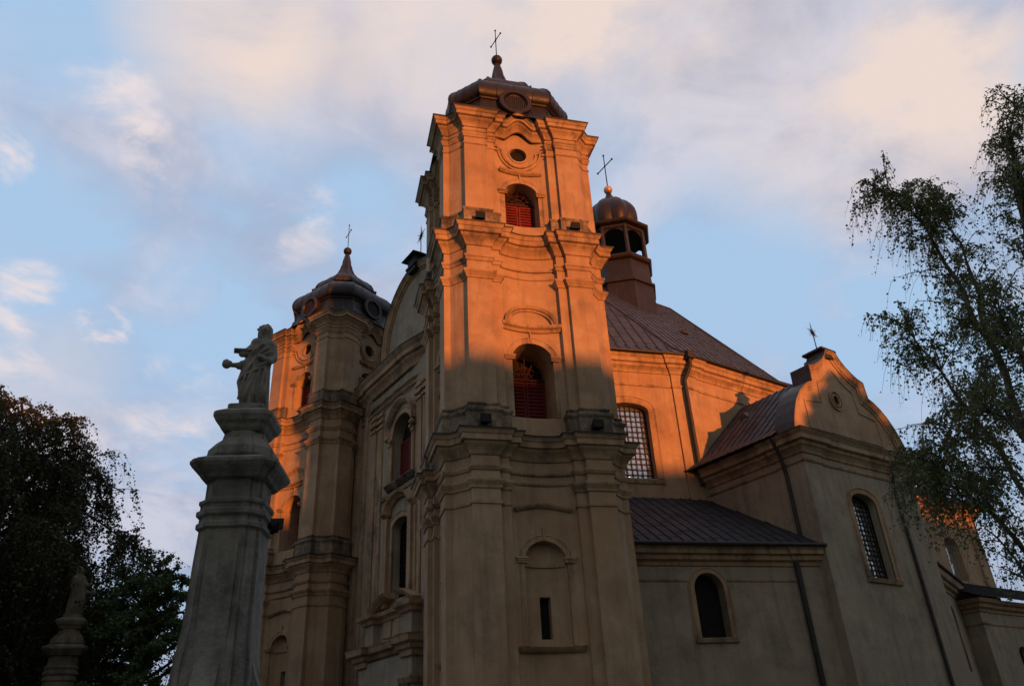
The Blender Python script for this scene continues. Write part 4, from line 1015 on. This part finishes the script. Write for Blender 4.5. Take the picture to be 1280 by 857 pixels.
def statue(loc, rot, label, seed):
    """robed bearded figure: one continuous body built from a lofted robe, cape, arms and head, fused by a voxel remesh"""
    bm = bmk(); rs = random.Random(seed)
    ex = Vector((1, 0, 0))
    # robe: (z, centre x, centre y, half width, half depth)
    rings = [(0.0, .06, 0, .25, .21), (.06, .06, 0, .245, .205), (.3, .03, 0, .27, .21), (.55, .0, -.01, .285, .215), (.8, .01, -.01, .265, .20), (.95, .03, 0, .245, .19), (1.1, .05, 0, .25, .185), (1.25, .08, 0, .265, .18), (1.38, .10, 0, .235, .16), (1.46, .11, -.01, .15, .12), (1.52, .11, -.02, .085, .085), (1.6, .105, -.03, .07, .075)]
    NN = 56; rr = []
    for z, cx_, cy_, a, d in rings:
        row_ = []; f = max(0, 1-z/1.15)
        for i in range(NN):
            t = 2*math.pi*i/NN
            fold = 1+f*(.15*abs(math.sin(4*t+z*1.6))-.05+.07*math.sin(13*t-z*3+1))+(.035*math.sin(9*t+z*9) if z < 1.4 else 0)
            row_.append(bm.verts.new((cx_+a*fold*math.cos(t), cy_+d*fold*math.sin(t), z)))
        rr.append(row_)
    for a, c in zip(rr, rr[1:]):
        for i in range(NN): bm.faces.new((a[i], a[(i+1) % NN], c[(i+1) % NN], c[i]))
    bm.faces.new(rr[0][::-1]); bm.faces.new(rr[-1])
    # raised folds running diagonally over the robe
    for x0, z0, x1, z1 in ((-.24, .12, -.12, .9), (-.15, .1, -.04, .6), (.02, .05, .05, .7), (.18, .05, .21, .6), (-.02, 1.0, .2, 1.3), (-.1, 1.1, .1, 1.36), (.02, 1.0, .28, 1.2), (-.2, .15, .0, .95), (-.05, .1, .12, .95), (.12, .08, .18, .9), (.24, .1, .22, .8), (-.27, .5, -.02, 1.0), (-.1, .7, .25, .98), (-.2, .62, .2, .86)):
        pts = [Vector((x0+(x1-x0)*k/8, -.175-.06*math.sin(math.pi*k/8), z0+(z1-z0)*k/8)) for k in range(9)]
        for p, q in zip(pts, pts[1:]): tube(bm, p, q, .026, .026, 6)
    def limb(pts, rad):
        for (p, r0), (q, r1) in zip(zip(pts, rad), list(zip(pts, rad))[1:]): tube(bm, p, q, r0, r1, 12); ball(bm, p, r0, 1, 12)
        ball(bm, pts[-1], rad[-1], 1, 12)
    # cape over shoulders and the lower sleeve
    limb([Vector((-.02, -.02, 1.40)), Vector((.22, -.02, 1.38))], [.13, .13])
    limb([Vector((.24, 0, 1.38)), Vector((.29, -.03, 1.12)), Vector((.22, -.16, .98)), Vector((.06, -.24, 1.02))], [.125, .10, .085, .05])
    # raised sleeve thrown forward to the left
    limb([Vector((-.02, 0, 1.36)), Vector((-.14, -.04, 1.20)), Vector((-.27, -.08, 1.13))], [.12, .11, .075])
    for k in range(6):
        y = -.14+.028*k; tube(bm, (-.08, y, 1.20), (-.43, y-.03, 1.165), .035, .022, 6)
    # forearm below reaching out
    limb([Vector((-.08, -.02, 1.05)), Vector((-.24, -.05, .90)), Vector((-.42, -.07, .865))], [.10, .062, .045])
    limb([Vector((-.24, -.05, .92)), Vector((-.30, -.05, .86))], [.075, .06])
    # hand closing on a small orb
    oc = Vector((-.525, -.075, .87)); ball(bm, oc, .088, 1, 14)
    for k, (dy, dz, ln) in enumerate(((.05, .055, .1), (.02, .075, .12), (-.015, .08, .12), (-.05, .06, .10))):
        p0 = Vector((-.44, -.07+dy, .87+dz*.5)); p1 = oc+Vector((-.01, dy*1.1, dz*1.15)); p2 = oc+Vector((-.07, dy, dz*.7))
        tube(bm, p0, p1, .018, .016, 6); tube(bm, p1, p2, .016, .013, 6)
    tube(bm, Vector((-.44, -.07, .84)), oc+Vector((0, -.05, -.07)), .02, .015, 6)
    # head turned to the left: skull, face, nose, beard, hair
    hc = Vector((.085, -.035, 1.71)); ball(bm, hc, .115, 1.18, 16)
    ball(bm, hc+Vector((-.03, -.03, -.04)), .09, 1.1, 12); ball(bm, hc+Vector((.045, .03, .01)), .115, 1.1, 12)
    tube(bm, hc+Vector((-.10, -.04, .03)), hc+Vector((-.142, -.055, -.025)), .014, .022, 6)
    for sg in (-1, 1):
        ball(bm, hc+Vector((-.085, -.04+sg*.04, .035)), .02, 1, 8); ball(bm, hc+Vector((.01, -.02+sg*.105, -.01)), .026, 1.5, 8)
    tube(bm, hc+Vector((-.095, -.075, .055)), hc+Vector((-.095, .0, .055)), .016, .016, 6)
    tube(bm, hc+Vector((-.10, -.04, -.055)), hc+Vector((-.10, -.065, -.057)), .014, .010, 6)
    limb([hc+Vector((-.065, -.04, -.09)), hc+Vector((-.07, -.05, -.17)), hc+Vector((-.05, -.05, -.23))], [.062, .05, .03])
    limb([hc+Vector((.08, .02, .03)), hc+Vector((.10, .03, -.10)), hc+Vector((.10, .02, -.2))], [.085, .075, .06])
    for k in range(14):
        a_ = rs.uniform(-1.2, 1.6); e_ = rs.uniform(.2, 1.3); ball(bm, hc+Vector((math.cos(a_)*math.cos(e_)*.11+.02, math.sin(a_)*math.cos(e_)*.10, math.sin(e_)*.125)), rs.uniform(.025, .04), 1, 8)
    me = bpy.data.meshes.new('tmp'); bm.to_mesh(me); bm.free()
    o = bpy.data.objects.new('saint_statue', me); COL.objects.link(o)
    md = o.modifiers.new('r', 'REMESH'); md.mode = 'VOXEL'; md.voxel_size = .0115
    ms = o.modifiers.new('s', 'SMOOTH'); ms.iterations = 1; ms.factor = .35
    dg = bpy.context.evaluated_depsgraph_get(); dg.update()
    me2 = bpy.data.meshes.new_from_object(o.evaluated_get(dg)); o.modifiers.clear(); o.data = me2; bpy.data.meshes.remove(me)
    me2.name = 'saint_statue'
    for p in me2.polygons: p.use_smooth = True
    me2.materials.clear(); me2.materials.append(mat('statue_limestone', (.27, .245, .205), .95, (.19, .17, .145), 3.5, (.04, .036, .032), .5, bump=.6, bscale=25, blotch=.9))
    o.location = loc; o.rotation_euler = (0, 0, R(rot)); me2.transform(Matrix.Scale(1.07, 4)); tag(o, label, 'statue', 'saints on columns'); return o
statue((c1[0], c1[1], 8.06), RT, 'bearded stone saint in long robe reaching out an arm, on the near tall column', 1)
s2 = statue((c2_[0], c2_[1], 7.76), RT+180, 'small far stone saint on the slender column before the dark tree', 2)
s2.data.materials[0] = MATS['dark_brown_stone']

# ------------------------------------------------------------------ trees
def pxray(px, py):
    a, b = px-640, -(py-428.5); return (cx*a+cu*b+fwd*955.5)
def pxat(px, py, D):
    r = pxray(px, py); h = math.hypot(r.x, r.y); return CAM+r*(D/h)
def branch_mesh(segs, name, m_, parent):
    V, F = [], []
    for p0, p1, r0, r1 in segs:
        n = 6 if max(r0, r1) > .03 else 3
        z = (p1-p0)
        if z.length < 1e-5: continue
        z.normalize(); x = z.orthogonal().normalized(); y = z.cross(x); b0 = len(V)
        for p, r in ((p0, r0), (p1, r1)):
            for i in range(n):
                t = 2*math.pi*i/n; V.append(p+(x*math.cos(t)+y*math.sin(t))*r)
        for i in range(n): F.append((b0+i, b0+(i+1) % n, b0+n+(i+1) % n, b0+n+i))
    me = bpy.data.meshes.new(name); me.from_pydata([tuple(v) for v in V], [], F)
    for p in me.polygons: p.use_smooth = True
    o = link(name, me, m_, parent); me.transform(Matrix.Translation(-parent.location)); return o
def leaf_mesh(pts, size, name, m_, parent, rs, droop=.5):
    pts = np.array(pts); n = len(pts)
    th = rs.rand(n)*2*np.pi; d = np.stack([np.cos(th), np.sin(th), -droop-rs.rand(n)*.9+.2], 1); d /= np.linalg.norm(d, axis=1)[:, None]
    r = rs.randn(n, 3); w = np.cross(d, r); w /= np.linalg.norm(w, axis=1)[:, None]+1e-9
    L = size*(.65+rs.rand(n)*.7); W = L*.42
    a = pts; b = pts+d*(L*.45)[:, None]+w*W[:, None]; c = pts+d*L[:, None]; e = pts+d*(L*.45)[:, None]-w*W[:, None]
    V = np.stack([a, b, c, e], 1).reshape(-1, 3)-np.array(parent.location)
    me = bpy.data.meshes.new(name); me.vertices.add(4*n); me.vertices.foreach_set('co', V.ravel())
    me.loops.add(4*n); me.loops.foreach_set('vertex_index', np.arange(4*n, dtype=np.int32))
    me.polygons.add(n); me.polygons.foreach_set('loop_start', np.arange(n, dtype=np.int32)*4); me.polygons.foreach_set('loop_total', np.full(n, 4, dtype=np.int32))
    me.update(); me.validate(); return link(name, me, m_, parent)
def curve(p0, p1, sag, n, rs, jit=.05):
    """limb as bent polyline"""
    pts = []; L = (p1-p0).length
    j = Vector((0, 0, 0))
    for i in range(n+1):
        t = i/n; p = p0.lerp(p1, t)+Vector((0, 0, sag*L*math.sin(math.pi*t)))
        j += Vector([rs.uniform(-1, 1)*jit*L/n for _ in range(3)]); pts.append(p+j*min(1, t*2))
    return pts
def weeping(limbs, trunk, seed, label, group, mb, ml, leaf=.055, density=1.0, twiglen=1.4, sub=10, loc=None, droop=1.0, thick=1.0, radial=.9, lps=9, tpb=6):
    rs = random.Random(seed); nr = np.random.RandomState(seed)
    t = thing('tree', label, 'tree', loc, group); segs, leaves = [], []
    def add(pts, r0, r1):
        n = len(pts)-1
        for i in range(n): segs.append((pts[i], pts[i+1], r0+(r1-r0)*i/n, r0+(r1-r0)*(i+1)/n))
    for pts, r0, r1 in trunk: add([Vector(p) for p in pts], r0, r1)
    trunk_n = len(segs)
    for pts, r0, dens in limbs:
        P = []
        for a, b in zip(pts, pts[1:]): P += curve(Vector(a), Vector(b), 0, 4, rs, .12)[:-1]
        P.append(Vector(pts[-1])); add(P, r0, .012*thick)
        n = len(P); tot = sum((b-a).length for a, b in zip(P, P[1:]))
        k = int(sub*tot*dens)
        for _ in range(k):
            u = rs.uniform(.18, 1.0)**.8*(n-1); i = min(int(u), n-2); p = P[i].lerp(P[i+1], u-i); d = (P[i+1]-P[i]).normalized()
            out = Vector((rs.gauss(0, 1), rs.gauss(0, 1), rs.gauss(0, .7))).normalized(); dd = (d*.6+out).normalized()
            L = radial*rs.uniform(.35, 1.0)*(1.15-.5*u/(n-1))
            q = curve(p, p+dd*L, .08, 4, rs, .25); add(q, .014*thick, .005*thick)
            for _ in range(tpb):
                v = rs.uniform(.25, 1)*4; j = min(int(v), 3); s = q[j].lerp(q[j+1], v-j)
                tl = twiglen*rs.uniform(.25, 1.0); side = Vector((rs.gauss(0, .35), rs.gauss(0, .35), 0))
                w = []
                for m_ in range(5):
                    f = m_/4; w.append(s+side*tl*(f*.7)+Vector((0, 0, tl*(.18*f-droop*f*f*.9)))+dd*tl*.3*f)
                add(w, .005*thick, .002*thick)
                c = int(lps*density*(.5+tl/twiglen)*rs.uniform(.4, 1.2))
                for _ in range(c):
                    f = rs.uniform(.08, 1)*4; j2 = min(int(f), 3); x = w[j2].lerp(w[j2+1], f-j2); leaves.append((x.x+rs.gauss(0, leaf*.6), x.y+rs.gauss(0, leaf*.6), x.z+rs.gauss(0, leaf*.6)))
    branch_mesh(segs[:trunk_n], 'trunk', mb, t); branch_mesh(segs[trunk_n:], 'branches', mb, t)
    leaf_mesh(leaves, leaf, 'crown', ml, t, nr); return t, len(leaves)
# near birch, reaching in from the right
def PP(*l): return [pxat(x, y, D) for x, y, D in l]
bx, by = 17.2, 2.6
fork = Vector((bx-.5, by+.3, 6.0)); fork2 = Vector((bx-1.4, by+1.0, 8.4))
trunkB = [([(bx, by, 0), (bx-.1, by+.1, 3.0), fork, fork2], .24, .15), ([fork2, pxat(1292, 330, 16), pxat(1275, 220, 16)], .13, .06)]
limbsB = [
 (PP((1290, 560, 15.5), (1245, 440, 15.2), (1205, 365, 15), (1160, 290, 14.8), (1130, 240, 14.6)), .07, 1.0),
 (PP((1245, 440, 15.2), (1225, 370, 15.6), (1190, 290, 15.7), (1165, 235, 15.7)), .045, .9),
 (PP((1160, 290, 14.8), (1120, 240, 14.3), (1090, 232, 14.0)), .025, .9),
 (PP((1290, 330, 16), (1270, 240, 16), (1262, 170, 16), (1268, 125, 16)), .05, 1.1),
 (PP((1292, 380, 15), (1280, 290, 14.6), (1272, 220, 14.3)), .04, 1.2),
 (PP((1295, 640, 15.2), (1250, 560, 14.8), (1200, 500, 14.5), (1155, 440, 14.2), (1120, 400, 14.0)), .05, .9),
 (PP((1290, 480, 15), (1260, 420, 14.6), (1240, 360, 14.3)), .05, 1.3),
 (PP((1292, 700, 14.8), (1240, 640, 14.5), (1190, 600, 14.3), (1150, 570, 14.0)), .045, 1.0),
 (PP((1250, 560, 14.8), (1210, 540, 14.0), (1170, 530, 13.7)), .03, 1.1),
 (PP((1295, 560, 16), (1260, 520, 16.3), (1220, 470, 16.2)), .045, 1.3),
 (PP((1300, 480, 14.5), (1275, 440, 14), (1250, 430, 13.6)), .04, 1.3),
 (PP((1300, 760, 14.8), (1270, 700, 14.6), (1230, 660, 14.8)), .04, .7),
 (PP((1240, 640, 14.5), (1200, 625, 14.9), (1160, 615, 15.0)), .03, .9),
 (PP((1240, 640, 14.5), (1195, 610, 13.8), (1160, 600, 13.5), (1135, 600, 13.4)), .03, 1.1),
 (PP((1200, 500, 14.5), (1180, 560, 14.6), (1155, 590, 14.7)), .03, 1.0),
 (PP((1290, 560, 13.6), (1255, 520, 13.4), (1225, 510, 13.2)), .035, 1.2),
 (PP((1300, 620, 14.0), (1270, 590, 13.7), (1240, 585, 13.5)), .035, 1.1),
]
tB, nB = weeping(limbsB, trunkB, 11, 'tall birch with thin drooping branches at the right edge, leaves against the sky', 'birches', BARK, LEAF, leaf=.05, density=1.0, twiglen=1.0, sub=14, loc=(bx, by, 0), radial=.95, lps=12, tpb=7, droop=1.15)
# big weeping tree on the left
def bigtree(loc, H_, W_, seed, label, group, ml, mb, n=26, leaf=.12, low=.12, top=None, twig=2.2, sub=2.2, lps=14, tpb=5, droop=1.1, lean=(0, 0), radial=2.4, full=.75):
    rs = random.Random(seed); b0 = Vector(loc); topv = b0+Vector((lean[0], lean[1], H_*.97))
    mid = b0+Vector((lean[0]*.3, lean[1]*.3, H_*.4))
    tr = [([b0, mid, topv], .35, .05)]; limbs = []
    for i in range(n):
        f = low+(1-low)*(i+rs.random())/n; p = mid.lerp(topv, (f-.4)/.6) if f > .4 else b0.lerp(mid, f/.4)
        a = i*2.4+rs.uniform(-.4, .4); shape = math.sin(math.pi*min(1, max(0.05, (f*.80+.22)))**1.0)**full
        L = W_*shape*rs.uniform(.55, 1.08); d = Vector((math.cos(a), math.sin(a), 0))
        q = p+d*L*.5+Vector((0, 0, L*.35)); r = p+d*L+Vector((0, 0, L*.22*(1.4-f)))
        if r.z > b0.z+H_: r.z = b0.z+H_-rs.random()
        limbs.append(([p, q, r], .09, 1.0))
    return weeping(limbs, tr, seed, label, group, mb, ml, leaf=leaf, twiglen=twig, sub=sub, loc=loc, radial=radial, lps=lps, tpb=tpb, droop=droop, thick=2.0)
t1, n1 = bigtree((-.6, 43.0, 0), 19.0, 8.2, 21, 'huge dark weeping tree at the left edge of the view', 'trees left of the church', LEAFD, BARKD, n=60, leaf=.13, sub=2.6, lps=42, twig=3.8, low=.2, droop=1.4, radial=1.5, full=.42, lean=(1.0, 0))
t2, n2 = bigtree((6.6, 38.5, 0), 10.9, 4.0, 5, 'smaller round green tree between the weeping tree and the tall column', 'trees left of the church', LEAFG, BARKD, n=54, leaf=.115, sub=5.0, twig=.8, droop=.3, lps=16, radial=1.4, low=.15)
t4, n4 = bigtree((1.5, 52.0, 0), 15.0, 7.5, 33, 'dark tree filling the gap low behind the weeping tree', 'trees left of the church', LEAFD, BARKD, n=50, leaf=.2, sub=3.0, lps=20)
# tree that throws a broken shadow on the transept gable
t3, n3 = bigtree((40.3, -8.0, 0), 24.1, 8.6, 17, 'tall tree south of the transept', 'trees right of the church', LEAFG, BARKD, n=80, leaf=.26, sub=3.4, twig=1.4, droop=.5, lps=16, radial=1.8, low=.45)
print('LEAVES', nB, n1, n2, n3, n4)
